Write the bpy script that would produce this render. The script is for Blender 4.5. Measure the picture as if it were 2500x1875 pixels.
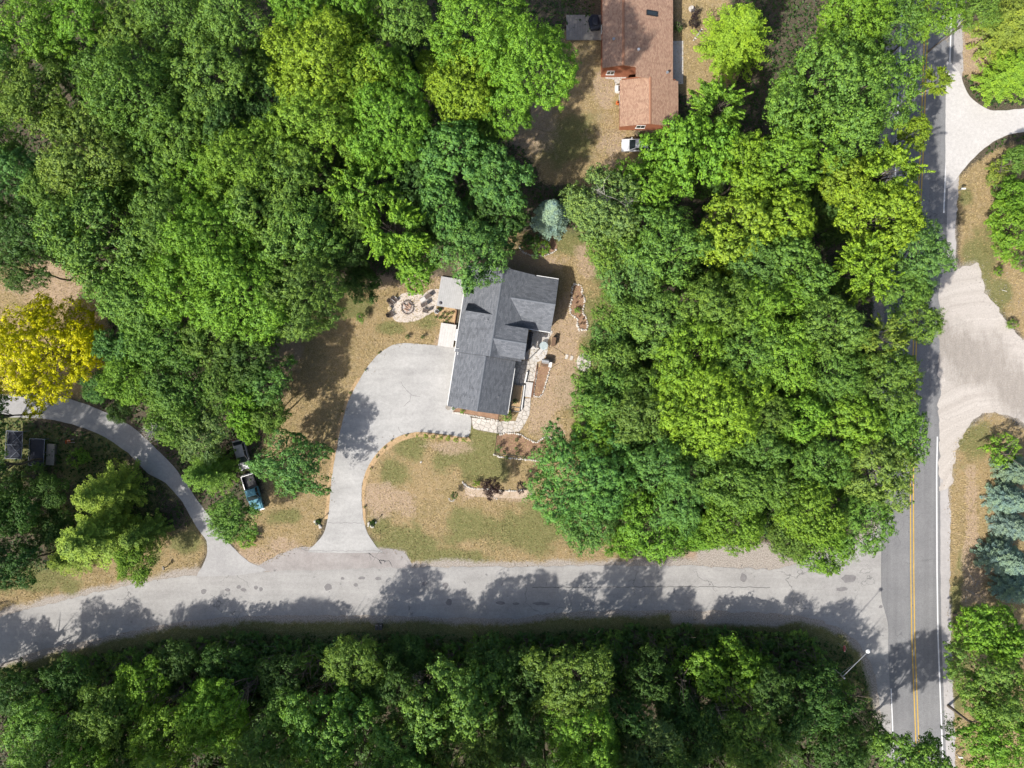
import bpy, bmesh, math, random
import numpy as np
from mathutils import Vector, Matrix, noise as mnoise

for o in list(bpy.data.objects): bpy.data.objects.remove(o)
SC = bpy.context.scene
COL = SC.collection
RND = random.Random(7)
R = math.radians

# ------------------------------------------------------------------ camera, light, exposure
CAM_H = 108.0            # drone height, straight down
FPX = 1785.0             # focal length in photo pixels (hfov 70 deg)
cam = bpy.data.cameras.new('camera'); camo = bpy.data.objects.new('camera', cam); COL.objects.link(camo)
camo.location = (0, 0, CAM_H); camo.rotation_euler = (0, 0, 0)
cam.sensor_width = 36; cam.lens = 36 * FPX / 2500; cam.clip_end = 2000
SC.camera = camo
SUN_EL, SUN_AZ = R(45), R(225)      # sun stands in the lower left of the picture, shadows fall to the upper right
w = bpy.data.worlds.new('World'); SC.world = w; w.use_nodes = True
nt = w.node_tree; nt.nodes.clear()
sky = nt.nodes.new('ShaderNodeTexSky'); sky.sky_type = 'NISHITA'; sky.sun_disc = False
sky.sun_elevation = SUN_EL; sky.sun_rotation = R(225); sky.air_density = 1.0; sky.dust_density = 3.0
bg = nt.nodes.new('ShaderNodeBackground'); bg.inputs[1].default_value = 0.115
wo = nt.nodes.new('ShaderNodeOutputWorld')
nt.links.new(sky.outputs[0], bg.inputs[0]); nt.links.new(bg.outputs[0], wo.inputs[0])
sl = bpy.data.lights.new('sun', 'SUN'); sl.energy = 4.2; sl.angle = R(1.0); sl.color = (1, 0.955, 0.88)
so = bpy.data.objects.new('sun', sl); COL.objects.link(so)
sdir = Vector((math.cos(SUN_EL) * math.sin(SUN_AZ), math.cos(SUN_EL) * math.cos(SUN_AZ), math.sin(SUN_EL)))
so.rotation_euler = sdir.to_track_quat('Z', 'Y').to_euler(); so.location = sdir * 150
SC.view_settings.view_transform = 'Standard'; SC.view_settings.look = 'None'
SC.view_settings.gamma = 1; SC.view_settings.use_curve_mapping = False
SC.view_settings.exposure = 0.47
SC.cycles.use_denoising = True; SC.cycles.use_adaptive_sampling = True; SC.cycles.adaptive_threshold = .015; SC.cycles.max_bounces = 3; SC.cycles.diffuse_bounces = 1; SC.cycles.glossy_bounces = 2; SC.cycles.transmission_bounces = 2; SC.cycles.transparent_max_bounces = 4

# ------------------------------------------------------------------ helpers
def P(px, py, h=0.0):
    k = (CAM_H - h) / FPX
    return ((px - 1250) * k, (937.5 - py) * k, h)
def PX(n, h=0.0): return n * (CAM_H - h) / FPX
def W(pts, h=0.0): return [P(x, y, h)[:2] for x, y in pts]
def tag(o, label=None, cat=None, group=None, kind=None):
    if label: o['label'] = label
    if cat: o['category'] = cat
    if group: o['group'] = group
    if kind: o['kind'] = kind
    return o
def empty(name, loc, rz=0, label=None, cat=None, group=None):
    o = bpy.data.objects.new(name, None); COL.objects.link(o); o.empty_display_size = .3
    o.location = loc; o.rotation_euler = (0, 0, rz)
    return tag(o, label, cat, group)
def link(name, me, parent=None, loc=(0, 0, 0), rz=0, scale=None):
    o = bpy.data.objects.new(name, me); COL.objects.link(o)
    o.location = loc; o.rotation_euler = (0, 0, rz)
    if scale: o.scale = scale
    if parent: o.parent = parent
    return o
class MB:
    def __init__(s): s.v = []; s.f = []; s.uv = []
    def add(s, vs, fs):
        b = len(s.v); s.v += [tuple(map(float, q)) for q in vs]; s.f += [tuple(b + i for i in f) for f in fs]; return s
    def box(s, c, d, rz=0, rx=0, ry=0):
        m = Matrix.Translation(c) @ Matrix.Rotation(rz, 4, 'Z') @ Matrix.Rotation(ry, 4, 'Y') @ Matrix.Rotation(rx, 4, 'X')
        vs = [m @ Vector((x * d[0] / 2, y * d[1] / 2, z * d[2] / 2)) for x in (-1, 1) for y in (-1, 1) for z in (-1, 1)]
        return s.add(vs, [(0, 1, 3, 2), (4, 6, 7, 5), (0, 4, 5, 1), (2, 3, 7, 6), (0, 2, 6, 4), (1, 5, 7, 3)])
    def prism(s, poly, z0, z1):
        n = len(poly); zz0 = z0 if isinstance(z0, (list, tuple)) else [z0] * n; zz1 = z1 if isinstance(z1, (list, tuple)) else [z1] * n
        vs = [(p[0], p[1], zz0[i]) for i, p in enumerate(poly)] + [(p[0], p[1], zz1[i]) for i, p in enumerate(poly)]
        fs = [tuple(range(n - 1, -1, -1)), tuple(range(n, 2 * n))] + [(i, (i + 1) % n, n + (i + 1) % n, n + i) for i in range(n)]
        return s.add(vs, fs)
    def extr(s, prof, a, b, axis):           # profile in a plane across axis ('x' or 'y'), pulled from a to b
        n = len(prof)
        f = (lambda t, p: (t, p[0], p[1])) if axis == 'x' else (lambda t, p: (p[0], t, p[1]))
        vs = [f(a, p) for p in prof] + [f(b, p) for p in prof]
        fs = [tuple(range(n)), tuple(range(2 * n - 1, n - 1, -1))] + [(i, n + i, n + (i + 1) % n, (i + 1) % n) for i in range(n)]
        return s.add(vs, fs)
    def tube(s, p0, p1, r0, r1=None, n=6, cap=True):
        r1 = r0 if r1 is None else r1; p0 = Vector(p0); p1 = Vector(p1); d = (p1 - p0)
        if d.length < 1e-6: return s
        d.normalize(); a = d.orthogonal().normalized(); b = d.cross(a)
        vs = [p0 + (a * math.cos(t) + b * math.sin(t)) * r0 for t in [2 * math.pi * i / n for i in range(n)]]
        vs += [p1 + (a * math.cos(t) + b * math.sin(t)) * r1 for t in [2 * math.pi * i / n for i in range(n)]]
        fs = [(i, (i + 1) % n, n + (i + 1) % n, n + i) for i in range(n)]
        if cap: fs += [tuple(range(n - 1, -1, -1)), tuple(range(n, 2 * n))]
        return s.add(vs, fs)
    def path(s, pts, r, n=5):
        for a, b in zip(pts[:-1], pts[1:]): s.tube(a, b, r, r, n)
        return s
    def lathe(s, prof, c=(0, 0, 0), n=16):
        vs = []; fs = []
        for r, z in prof:
            vs += [(c[0] + r * math.cos(2 * math.pi * i / n), c[1] + r * math.sin(2 * math.pi * i / n), c[2] + z) for i in range(n)]
        for k in range(len(prof) - 1):
            fs += [(k * n + i, k * n + (i + 1) % n, (k + 1) * n + (i + 1) % n, (k + 1) * n + i) for i in range(n)]
        fs += [tuple(range(n - 1, -1, -1)), tuple(range((len(prof) - 1) * n, len(prof) * n))]
        return s.add(vs, fs)
    def mesh(s, name, mat, smooth=False):
        me = bpy.data.meshes.new(name); me.from_pydata(s.v, [], s.f); me.materials.append(mat)
        if smooth: me.polygons.foreach_set('use_smooth', [True] * len(me.polygons))
        me.update(); return me
    def build(s, name, mat, parent=None, loc=(0, 0, 0), rz=0, smooth=False, bevel=0):
        me = s.mesh(name, mat, smooth)
        bm = bmesh.new(); bm.from_mesh(me); bmesh.ops.recalc_face_normals(bm, faces=bm.faces)
        if bevel: bmesh.ops.bevel(bm, geom=bm.edges[:], offset=bevel, segments=2, profile=.6, affect='EDGES')
        bm.to_mesh(me); bm.free()
        return link(name, me, parent, loc, rz)

# ------------------------------------------------------------------ materials
def newmat(name):
    m = bpy.data.materials.new(name); m.use_nodes = True; n = m.node_tree; n.nodes.clear()
    out = n.nodes.new('ShaderNodeOutputMaterial'); b = n.nodes.new('ShaderNodeBsdfPrincipled')
    n.links.new(b.outputs[0], out.inputs[0]); return m, n, b
def nn(n, t, **k):
    x = n.nodes.new(t)
    for a, v in k.items(): setattr(x, a, v)
    return x
def mixc(n, fac, a, b, mode='MIX'):
    m = nn(n, 'ShaderNodeMix', data_type='RGBA', blend_type=mode)
    for i, v in ((0, fac), (6, a), (7, b)):
        if hasattr(v, 'is_linked'): n.links.new(v, m.inputs[i])
        elif i == 0: m.inputs[0].default_value = v
        else: m.inputs[i].default_value = (*v, 1)
    return m.outputs[2]
def noise(n, vec, scale, detail=4, rough=.6, dist=0):
    t = nn(n, 'ShaderNodeTexNoise'); t.inputs['Scale'].default_value = scale; t.inputs['Detail'].default_value = detail
    t.inputs['Roughness'].default_value = rough; t.inputs['Distortion'].default_value = dist
    n.links.new(vec, t.inputs['Vector']); return t.outputs[0]
def ramp(n, fac, a, b):
    m = nn(n, 'ShaderNodeMapRange'); m.inputs[1].default_value = a; m.inputs[2].default_value = b
    n.links.new(fac, m.inputs[0]); return m.outputs[0]
def mapping(n, vec, scale=(1, 1, 1), rot=(0, 0, 0)):
    m = nn(n, 'ShaderNodeMapping'); m.inputs['Scale'].default_value = scale; m.inputs['Rotation'].default_value = rot
    n.links.new(vec, m.inputs[0]); return m.outputs[0]
def bump(n, b, h, st=.4, dist=.05):
    x = nn(n, 'ShaderNodeBump'); x.inputs['Strength'].default_value = st; x.inputs['Distance'].default_value = dist
    n.links.new(h, x.inputs['Height']); n.links.new(x.outputs[0], b.inputs['Normal'])
def math2(n, op, a, b=None):
    m = nn(n, 'ShaderNodeMath', operation=op)
    for i, v in ((0, a), (1, b)):
        if v is None: continue
        if hasattr(v, 'is_linked'): n.links.new(v, m.inputs[i])
        else: m.inputs[i].default_value = v
    return m.outputs[0]
def wpos(n): return nn(n, 'ShaderNodeNewGeometry').outputs['Position']
def opos(n): return nn(n, 'ShaderNodeTexCoord').outputs['Object']
MATS = {}
def speck(name, c1, c2, scale=4, rough=.85, spec=.3, st=.3, metal=0, fine=25, obj=True):
    if name in MATS: return MATS[name]
    m, n, b = newmat(name); v = opos(n) if obj else wpos(n)
    f = noise(n, v, scale, 5, .65); g = noise(n, v, fine, 3, .7)
    c = mixc(n, ramp(n, f, .3, .7), c1, c2)
    gg = ramp(n, g, .25, .75)
    c = mixc(n, gg, mixc(n, .25, c, (0, 0, 0)), mixc(n, .12, c, tuple(min(1, x * 2.2) for x in c2)))
    n.links.new(c, b.inputs['Base Color']); b.inputs['Roughness'].default_value = rough; b.inputs['Metallic'].default_value = metal
    b.inputs['Specular IOR Level'].default_value = spec
    if st: bump(n, b, g, st, .02)
    MATS[name] = m; return m
def paint(name, c, rough=.35, metal=0, coat=0):
    if name in MATS: return MATS[name]
    m, n, b = newmat(name); v = opos(n); f = noise(n, v, 2.5, 5, .7)
    cc = mixc(n, ramp(n, f, .35, .75), c, tuple(x * .82 for x in c))
    n.links.new(cc, b.inputs['Base Color'])
    n.links.new(ramp(n, noise(n, v, 7, 4, .6), -.6 + rough, 1.2 + rough), b.inputs['Roughness'])
    b.inputs['Metallic'].default_value = metal; b.inputs['Coat Weight'].default_value = coat
    MATS[name] = m; return m
def glass():
    if 'glass' in MATS: return MATS['glass']
    m, n, b = newmat('window_glass'); b.inputs['Base Color'].default_value = (.03, .04, .045, 1); b.inputs['Roughness'].default_value = .06
    b.inputs['Specular IOR Level'].default_value = .8; MATS['glass'] = m; return m
def shingle(name, dark, light, rowh=.2, roww=.5):
    m, n, b = newmat(name); uv = nn(n, 'ShaderNodeUVMap').outputs[0]
    br = nn(n, 'ShaderNodeTexBrick'); br.offset = .5; br.inputs['Scale'].default_value = 1
    br.inputs['Brick Width'].default_value = roww; br.inputs['Row Height'].default_value = rowh
    br.inputs['Mortar Size'].default_value = .008; br.inputs['Bias'].default_value = 0
    br.inputs['Color1'].default_value = (*dark, 1); br.inputs['Color2'].default_value = (*light, 1)
    br.inputs['Mortar'].default_value = (*[x * .45 for x in dark], 1)
    n.links.new(uv, br.inputs['Vector'])
    f = noise(n, uv, 1.2, 5, .7); g = noise(n, uv, 14, 3, .8)
    c = mixc(n, ramp(n, f, .3, .75), br.outputs['Color'], mixc(n, .35, br.outputs['Color'], light))
    c = mixc(n, ramp(n, g, .3, .8), mixc(n, .35, c, (0, 0, 0)), mixc(n, .1, c, (1, 1, 1)))
    st = noise(n, mapping(n, uv, (1.3, .12, 1)), 1, 4, .6)      # rain streaks down the slope
    c = mixc(n, ramp(n, st, .5, .8), c, mixc(n, .22, c, (0, 0, 0)))
    n.links.new(c, b.inputs['Base Color']); b.inputs['Roughness'].default_value = .9; b.inputs['Specular IOR Level'].default_value = .2
    bump(n, b, br.outputs['Fac'], .5, .01); return m
def asphalt(name, c1, c2, streak=(1, 1, 1), rot=0, crack=.6, tint=None, dark_amt=.35):
    m, n, b = newmat(name); v = wpos(n)
    f = noise(n, v, .22, 6, .65); f2 = noise(n, mapping(n, v, streak, (0, 0, rot)), .5, 5, .6)
    g = noise(n, v, 9, 4, .75); gg = noise(n, v, 2.2, 4, .7)
    c = mixc(n, ramp(n, f, .3, .7), c1, c2)
    c = mixc(n, ramp(n, f2, .42, .75), c, mixc(n, dark_amt, c, tuple(x * .45 for x in c1)))
    c = mixc(n, ramp(n, gg, .35, .75), c, mixc(n, .24, c, (0.06, .055, .05)))
    c = mixc(n, ramp(n, g, .25, .75), mixc(n, .2, c, (0, 0, 0)), mixc(n, .1, c, (1, 1, 1)))
    if crack:                                                   # branching cracks: cell borders, only in some places
        vo = nn(n, 'ShaderNodeTexVoronoi', feature='DISTANCE_TO_EDGE'); vo.inputs['Scale'].default_value = .16
        dv = nn(n, 'ShaderNodeVectorMath', operation='ADD'); wn = nn(n, 'ShaderNodeTexNoise'); wn.inputs['Scale'].default_value = .7; wn.inputs['Detail'].default_value = 6
        n.links.new(v, wn.inputs['Vector']); sc = nn(n, 'ShaderNodeVectorMath', operation='SCALE'); sc.inputs['Scale'].default_value = 3.0
        n.links.new(wn.outputs[1], sc.inputs[0]); n.links.new(v, dv.inputs[0]); n.links.new(sc.outputs[0], dv.inputs[1])
        n.links.new(dv.outputs[0], vo.inputs['Vector'])
        ck = math2(n, 'LESS_THAN', vo.outputs['Distance'], .0085)
        where = ramp(n, noise(n, v, .13, 3, .5), .52, .6)
        c = mixc(n, math2(n, 'MULTIPLY', math2(n, 'MULTIPLY', ck, where), crack), c, (.05, .05, .055))
        blob = ramp(n, noise(n, v, .9, 2, .5), .69, .74)        # oil and patch spots
        c = mixc(n, math2(n, 'MULTIPLY', blob, .45), c, (.07, .07, .08))
    n.links.new(c, b.inputs['Base Color']); b.inputs['Roughness'].default_value = .9; b.inputs['Specular IOR Level'].default_value = .25
    bump(n, b, g, .25, .02); return m

M_DRIVE = asphalt('driveway_asphalt', (.42, .412, .40), (.54, .53, .515), (.3, 1, 1), .3, 0, dark_amt=.42)
M_ROAD = asphalt('side_road_asphalt', (.325, .312, .298), (.45, .435, .415), (.06, 1.2, 1), 0, .5, dark_amt=.3)
M_MAIN = asphalt('main_road_asphalt', (.175, .175, .182), (.24, .24, .242), (1.6, .02, 1), 0, .35, dark_amt=.6)
M_SHOULDER = asphalt('gravel_shoulder', (.42, .395, .385), (.52, .49, .47), (1, .05, 1), 0, 0, dark_amt=.2)
M_APRON = asphalt('broken_apron', (.31, .275, .26), (.45, .42, .40), (.4, .8, 1), .3, 1.0, dark_amt=.45)
M_LEFT = asphalt('left_drive_asphalt', (.36, .35, .345), (.46, .45, .44), (.4, 1, 1), -.6, 0, dark_amt=.15)
M_CONC = asphalt('pale_concrete', (.60, .57, .54), (.68, .65, .62), (.5, .5, 1), 0, 0, dark_amt=.1)
M_WHITE = paint('white_trim', (.78, .78, .77), .5)
M_WOODW = speck('white_boards', (.56, .54, .52), (.66, .64, .62), 2)
M_GREYB = speck('grey_boards', (.40, .40, .40), (.50, .50, .505), 2)
M_OLDB = speck('weathered_boards', (.24, .215, .19), (.36, .33, .29), 2)
M_BLACK = paint('black_metal', (.025, .025, .028), .5)
M_BROWN = speck('brown_wood', (.14, .085, .055), (.2, .13, .085), 3)
M_RUST = speck('rust_edging', (.22, .12, .075), (.3, .17, .11), 3)
M_GREY = paint('grey_metal', (.45, .46, .47), .35, .6)
M_STONE = speck('field_stone', (.48, .44, .385), (.70, .66, .60), 1.6, .9, .2, .4, obj=False)
M_FLAG = speck('flagstone', (.50, .455, .405), (.68, .635, .58), 1.2, .9, .2, .3, obj=False)
M_JOINT = speck('joint_sand', (.22, .19, .16), (.32, .28, .24), 3, obj=False)
M_MULCH = speck('mulch', (.21, .125, .08), (.36, .23, .155), 1.1, .95, .1, .9, fine=11, obj=False)
M_DRYB = speck('dry_bed_soil', (.42, .27, .14), (.58, .40, .24), 1.4, .95, .1, .9, fine=9, obj=False)
M_SAND = speck('pit_sand', (.58, .49, .42), (.70, .62, .55), .5, .95, .1, .5, fine=8, obj=False)
M_SIDING = speck('pale_siding', (.50, .49, .47), (.56, .55, .53), 1)
M_REDS = speck('red_siding', (.30, .105, .055), (.36, .14, .075), 1)
M_ROOF = shingle('grey_shingles', (.082, .094, .115), (.185, .20, .23))
M_ROOFR = shingle('red_shingles', (.36, .185, .115), (.58, .36, .235), .17, .3)
M_CAPG = speck('grey_ridge_cap', (.125, .138, .16), (.17, .185, .21), 2)
M_CAPR = speck('red_ridge_cap', (.32, .155, .095), (.40, .21, .13), 2)
M_BARK = speck('bark', (.10, .08, .06), (.2, .17, .14), 4)
M_DEADW = speck('dead_wood', (.30, .28, .25), (.45, .42, .38), 4)
M_YLINE = speck('yellow_paint', (.50, .29, .05), (.75, .46, .08), .9, obj=False)
M_WLINE = speck('white_paint', (.72, .72, .73), (.82, .82, .82), 1.5, obj=False)
M_TEAL = paint('blue_paint', (.10, .29, .38), .3, .05, .6)
M_WCAR = paint('white_paint_car', (.72, .73, .75), .25, 0, .8)
M_SILV = paint('silver_paint', (.42, .42, .44), .3, .5, .8)
M_TYRE = paint('tyre', (.02, .02, .02), .8)
M_CHROME = paint('chrome', (.7, .7, .72), .2, 1)
M_ORANGE = paint('orange_plastic', (.62, .16, .05), .5)
M_REDSGN = paint('red_sign', (.55, .03, .05), .4)
M_CLOTH = speck('dark_shade_cloth', (.018, .022, .035), (.035, .04, .055), 2)
M_PURPLE = None
def leafmat(name, trans=.16, rough=.55, low=(.66, .75, .95)):
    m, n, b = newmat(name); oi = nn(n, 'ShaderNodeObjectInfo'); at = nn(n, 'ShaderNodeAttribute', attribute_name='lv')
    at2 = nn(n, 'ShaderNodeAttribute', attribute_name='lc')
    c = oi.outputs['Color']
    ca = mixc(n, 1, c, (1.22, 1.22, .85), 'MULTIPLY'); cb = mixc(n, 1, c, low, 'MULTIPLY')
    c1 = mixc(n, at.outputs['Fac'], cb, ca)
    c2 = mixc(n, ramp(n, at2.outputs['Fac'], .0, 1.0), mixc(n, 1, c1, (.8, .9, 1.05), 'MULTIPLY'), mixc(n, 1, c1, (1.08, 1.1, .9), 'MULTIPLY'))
    n.links.new(c2, b.inputs['Base Color']); b.inputs['Roughness'].default_value = rough; b.inputs['Specular IOR Level'].default_value = .28
    tr = nn(n, 'ShaderNodeBsdfTranslucent'); n.links.new(mixc(n, 1, c2, (1.5, 1.5, .6), 'MULTIPLY'), tr.inputs[0])
    mx = nn(n, 'ShaderNodeMixShader'); mx.inputs[0].default_value = trans
    out = [x for x in n.nodes if x.type == 'OUTPUT_MATERIAL'][0]
    n.links.new(b.outputs[0], mx.inputs[1]); n.links.new(tr.outputs[0], mx.inputs[2]); n.links.new(mx.outputs[0], out.inputs[0])
    return m
M_LEAF = leafmat('leaves'); M_YLEAF = leafmat('turning_leaves', .2, .55, (.72, .74, 1.2)); M_NEEDLE = leafmat('needles', .12, .6)
# ------------------------------------------------------------------ the ground and the paved surfaces
def smooth_poly(pts, step=.45, jit=.12, seed=0, freq=.9):
    out = []; n = len(pts)
    def cr(a, b, c, d, t):
        return .5 * ((2 * b) + (-a + c) * t + (2 * a - 5 * b + 4 * c - d) * t * t + (-a + 3 * b - 3 * c + d) * t ** 3)
    for i in range(n):
        a, b, c, d = [np.array(pts[(i + k) % n], float) for k in (-1, 0, 1, 2)]
        L = np.linalg.norm(c - b); k = max(1, min(400, int(L / step)))
        la = np.linalg.norm(b - a); ld = np.linalg.norm(d - c)
        ca = b + (a - b) * min(1, L / max(la, .01)); dd = c + (d - c) * min(1, L / max(ld, .01))
        for j in range(k):
            t = j / k; q = cr(ca, b, c, dd, t)
            if jit:
                v = mnoise.noise_vector(Vector((q[0] * freq, q[1] * freq, seed * 7.3))) + .5 * mnoise.noise_vector(Vector((q[0] * freq * 3, q[1] * freq * 3, seed * 3.1)))
                q = q + np.array((v.x, v.y)) * jit
            out.append((q[0], q[1]))
    return out
def sheet(name, poly, z, mat, jit=.12, seed=0, smooth=True, step=.45):
    pts = smooth_poly(poly, step, jit, seed) if smooth else poly
    me = bpy.data.meshes.new(name); me.from_pydata([(x, y, z) for x, y in pts], [], [tuple(range(len(pts)))]); me.materials.append(mat)
    bm = bmesh.new(); bm.from_mesh(me)
    for f in bm.faces:
        if f.normal.z < 0: f.normal_flip()
    bmesh.ops.triangulate(bm, faces=bm.faces); bm.to_mesh(me); bm.free()
    return link(name, me)

DRIVE = [(1120, 849), (1054, 842), (988, 838), (957, 843), (927, 862), (898, 894), (875, 932), (851, 978), (831, 1050), (817, 1123), (810, 1166), (805, 1224), (800, 1267), (789, 1305), (766, 1331), (752, 1348), (935, 1348),
         (921, 1337), (898, 1302), (887, 1267), (883, 1209), (886, 1175), (898, 1140), (921, 1105), (950, 1079), (982, 1062), (1025, 1054), (1083, 1060), (1144, 1065), (1150, 1021), (1140, 1000), (1150, 860)]
APRON = [(700, 1345), (727, 1335), (760, 1333), (935, 1340), (985, 1346), (1005, 1385), (900, 1395), (640, 1395), (625, 1385)]
ROADTOP = [(-400, 1640), (-120, 1540), (0, 1502), (116, 1473), (231, 1444), (347, 1421), (480, 1400), (640, 1389), (800, 1385), (996, 1379), (1260, 1377), (1500, 1375), (1714, 1376), (1880, 1384), (1940, 1372), (2005, 1350), (2080, 1330), (2130, 1300), (2160, 1260)]
ROADTOP = [(x, y + (6 if 480 < x < 2000 else 3)) for x, y in ROADTOP]
ROADBOT = [(2200, 1875), (2160, 1830), (2150, 1740), (2135, 1650), (2109, 1586), (2062, 1543), (1999, 1514), (1932, 1502), (1860, 1497), (1674, 1489), (1385, 1494), (1260, 1508), (1054, 1507), (898, 1502), (640, 1503), (535, 1509), (420, 1522), (347, 1534), (231, 1560), (116, 1583), (0, 1621), (-120, 1665), (-400, 1780)]
ROAD = ROADTOP + [(2200, 1260)] + ROADBOT
CEN = [(-700, 2300), (-300, 2278), (0, 2264), (72, 2261), (376, 2250), (503, 2244), (880, 2232), (1151, 2226), (1400, 2227), (1560, 2229.5), (1800, 2239), (1875, 2242), (2100, 2256), (2600, 2290)]
def cenx(y): return float(np.interp(y, [c[0] for c in CEN], [c[1] for c in CEN]))
YS = list(range(-700, 2601, 60))
MAINR = [(cenx(y) - (76 if y < 1300 else 76 if y < 1480 else 62), y) for y in YS] + [(cenx(y) + 69, y) for y in YS[::-1]]
SHOULD = [(cenx(y) + 60, y) for y in YS] + [(cenx(y) + 92, y) for y in YS[::-1]]
SHOULDW = [(cenx(y) - 104, y) for y in YS if y < 1290] + [(cenx(y) - 60, y) for y in YS[::-1] if y < 1290]
LEFTD = [(-400, 985), (0, 963), (116, 962), (174, 975), (246, 1001), (318, 1039), (347, 1062), (420, 1134), (449, 1172), (486, 1227), (527, 1279), (567, 1334), (608, 1371), (650, 1392), (560, 1405), (480, 1405), (492, 1386), (506, 1348), (503, 1320), (480, 1287), (446, 1227), (405, 1180), (362, 1156), (336, 1128), (304, 1099), (246, 1062), (159, 1031), (81, 1020), (0, 1020), (-400, 1045)]
DIRT = [(2296, 640), (2345, 655), (2381, 640), (2395, 680), (2410, 720), (2439, 758), (2476, 807), (2520, 850), (2700, 1010), (2700, 1170), (2520, 1055), (2468, 1018), (2433, 1007), (2404, 1010), (2381, 1027), (2352, 1059), (2335, 1108), (2322, 1180), (2296, 1200)]
CONC = [(2312, 150), (2340, 174), (2358, 220), (2378, 246), (2424, 270), (2520, 262), (2700, 240), (2700, 330), (2500, 322), (2453, 333), (2410, 356), (2375, 388), (2349, 417), (2332, 440), (2310, 460)]

# ground: one fine sheet in view with cover masks, and a coarse rim out to the horizon
def sdist(px, py, poly):
    poly = np.array(poly, float); d = np.full(px.shape, 1e9); ins = np.zeros(px.shape, bool); n = len(poly)
    for i in range(n):
        a, b = poly[i], poly[(i + 1) % n]; e = b - a; wx, wy = px - a[0], py - a[1]
        t = np.clip((wx * e[0] + wy * e[1]) / max(e @ e, 1e-9), 0, 1)
        d = np.minimum(d, np.hypot(wx - t * e[0], wy - t * e[1]))
        if a[1] != b[1]:
            c = ((a[1] > py) != (b[1] > py)) & (px < (b[0] - a[0]) * (py - a[1]) / (b[1] - a[1]) + a[0]); ins ^= c
    return np.where(ins, -d, d)
GX, GY, ST = 92.0, 70.0, .4
xs = np.arange(-GX, GX + .01, ST); ys = np.arange(-GY, GY + .01, ST)
XX, YY = np.meshgrid(xs, ys); nx, ny = len(xs), len(ys)
PPX, PPY = XX * FPX / CAM_H + 1250, 937.5 - YY * FPX / CAM_H          # ground metres -> map units of the survey polygons
rng = np.random.default_rng(3)
def vnoise(scale, seed):
    r = np.random.default_rng(seed); out = np.zeros_like(XX); amp = 1; tot = 0
    for o in range(4):
        s = scale / 2 ** o; gx = int(2 * GX / s) + 3; gy = int(2 * GY / s) + 3; g = r.random((gy, gx))
        fx = (XX + GX) / s; fy = (YY + GY) / s; ix = fx.astype(int); iy = fy.astype(int); tx = fx - ix; ty = fy - iy
        tx = tx * tx * (3 - 2 * tx); ty = ty * ty * (3 - 2 * ty)
        out += amp * ((g[iy, ix] * (1 - tx) + g[iy, ix + 1] * tx) * (1 - ty) + (g[iy + 1, ix] * (1 - tx) + g[iy + 1, ix + 1] * tx) * ty); tot += amp; amp *= .55
    return out / tot
NZ1, NZ2, NZ3 = vnoise(9, 1), vnoise(3, 2), vnoise(5, 5)
def soft(poly, feather=14, wob=26):
    d = sdist(PPX, PPY, poly) + (NZ2 - .5) * wob + (NZ1 - .5) * wob
    t = np.clip(.5 - d / (2 * feather), 0, 1); return t * t * (3 - 2 * t)
def disc(x, y, rx, ry=None, feather=1.1):
    ry = ry or rx; d = np.hypot((PPX - x) / rx, (PPY - y) / ry) + (NZ2 - .5) * 1.5 + (NZ3 - .5) * 1.3
    t = np.clip((1 + feather / 2 - d) / feather, 0, 1); return t * t * (3 - 2 * t)
lawn = np.zeros_like(XX); green = np.zeros_like(XX); dirt = np.zeros_like(XX); grav = np.zeros_like(XX)
for pl in ([(880, 690), (1080, 690), (1120, 850), (960, 850), (880, 930), (830, 1060), (810, 1240), (770, 1340), (620, 1390), (560, 1320), (640, 1200), (640, 900), (760, 760)],   # west lawn
           [(890, 1060), (1150, 1050), (1220, 1040), (1400, 1060), (1480, 1300), (1560, 1390), (1000, 1385), (890, 1300)],                                   # front lawn
           [(1240, 560), (1460, 590), (1500, 700), (1460, 900), (1400, 1060), (1220, 1060), (1240, 700)],                                                   # east garden
           [(1240, 160), (1520, 160), (1570, 420), (1500, 460), (1330, 450), (1260, 330)],                                                                  # below the red house
           [(1640, -60), (1780, -60), (1800, 200), (1700, 240), (1640, 220)], [(1380, 80), (1480, 80), (1480, 200), (1380, 200)],
           [(-60, 650), (180, 640), (260, 720), (260, 960), (-60, 980)],
           [(-100, 1480), (0, 1420), (150, 1380), (330, 1330), (480, 1280), (505, 1340), (480, 1400), (230, 1440), (0, 1500)],
           [(2300, 60), (2420, 60), (2430, 240), (2330, 170)], [(2330, 440), (2470, 340), (2560, 420), (2560, 900), (2440, 760), (2350, 640)],
           [(2310, 1080), (2420, 1000), (2560, 1080), (2560, 1900), (2310, 1900)]):
    lawn = np.maximum(lawn, soft(pl, 12, 22))
verge = [(x, y + 6) for x, y in ROADBOT[::-1] if x < 2160]
lawn = np.maximum(lawn, .85 * soft(verge + [(x, y + 34) for x, y in verge[::-1]], 10, 16))
for a in ((960, 1150, 34, 30), (1010, 1090, 40, 34), (1100, 1110, 60, 30), (1180, 1080, 46, 40), (1170, 1140, 70, 30), (1000, 1320, 90, 40), (1120, 1360, 80, 24), (930, 1290, 36, 40),
          (1250, 1290, 120, 60), (1040, 790, 46, 22), (960, 800, 30, 18), (870, 745, 40, 22), (890, 690, 50, 20), (1400, 960, 30, 55), (1475, 670, 40, 120), (1455, 870, 36, 90), (1430, 590, 80, 34), (1440, 760, 22, 60), (1150, 1165, 40, 20),
          (1410, 340, 80, 60), (30, 1110, 130, 90), (200, 1130, 110, 60), (250, 1250, 140, 110), (60, 1420, 110, 40), (450, 1330, 40, 24), (2360, 480, 26, 30), (2400, 640, 40, 80), (2440, 720, 30, 60), (2360, 1080, 40, 50), (2330, 1480, 14, 60), (2340, 1600, 30, 200), (690, 1260, 40, 20)):
    green = np.maximum(green, disc(*a))
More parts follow.
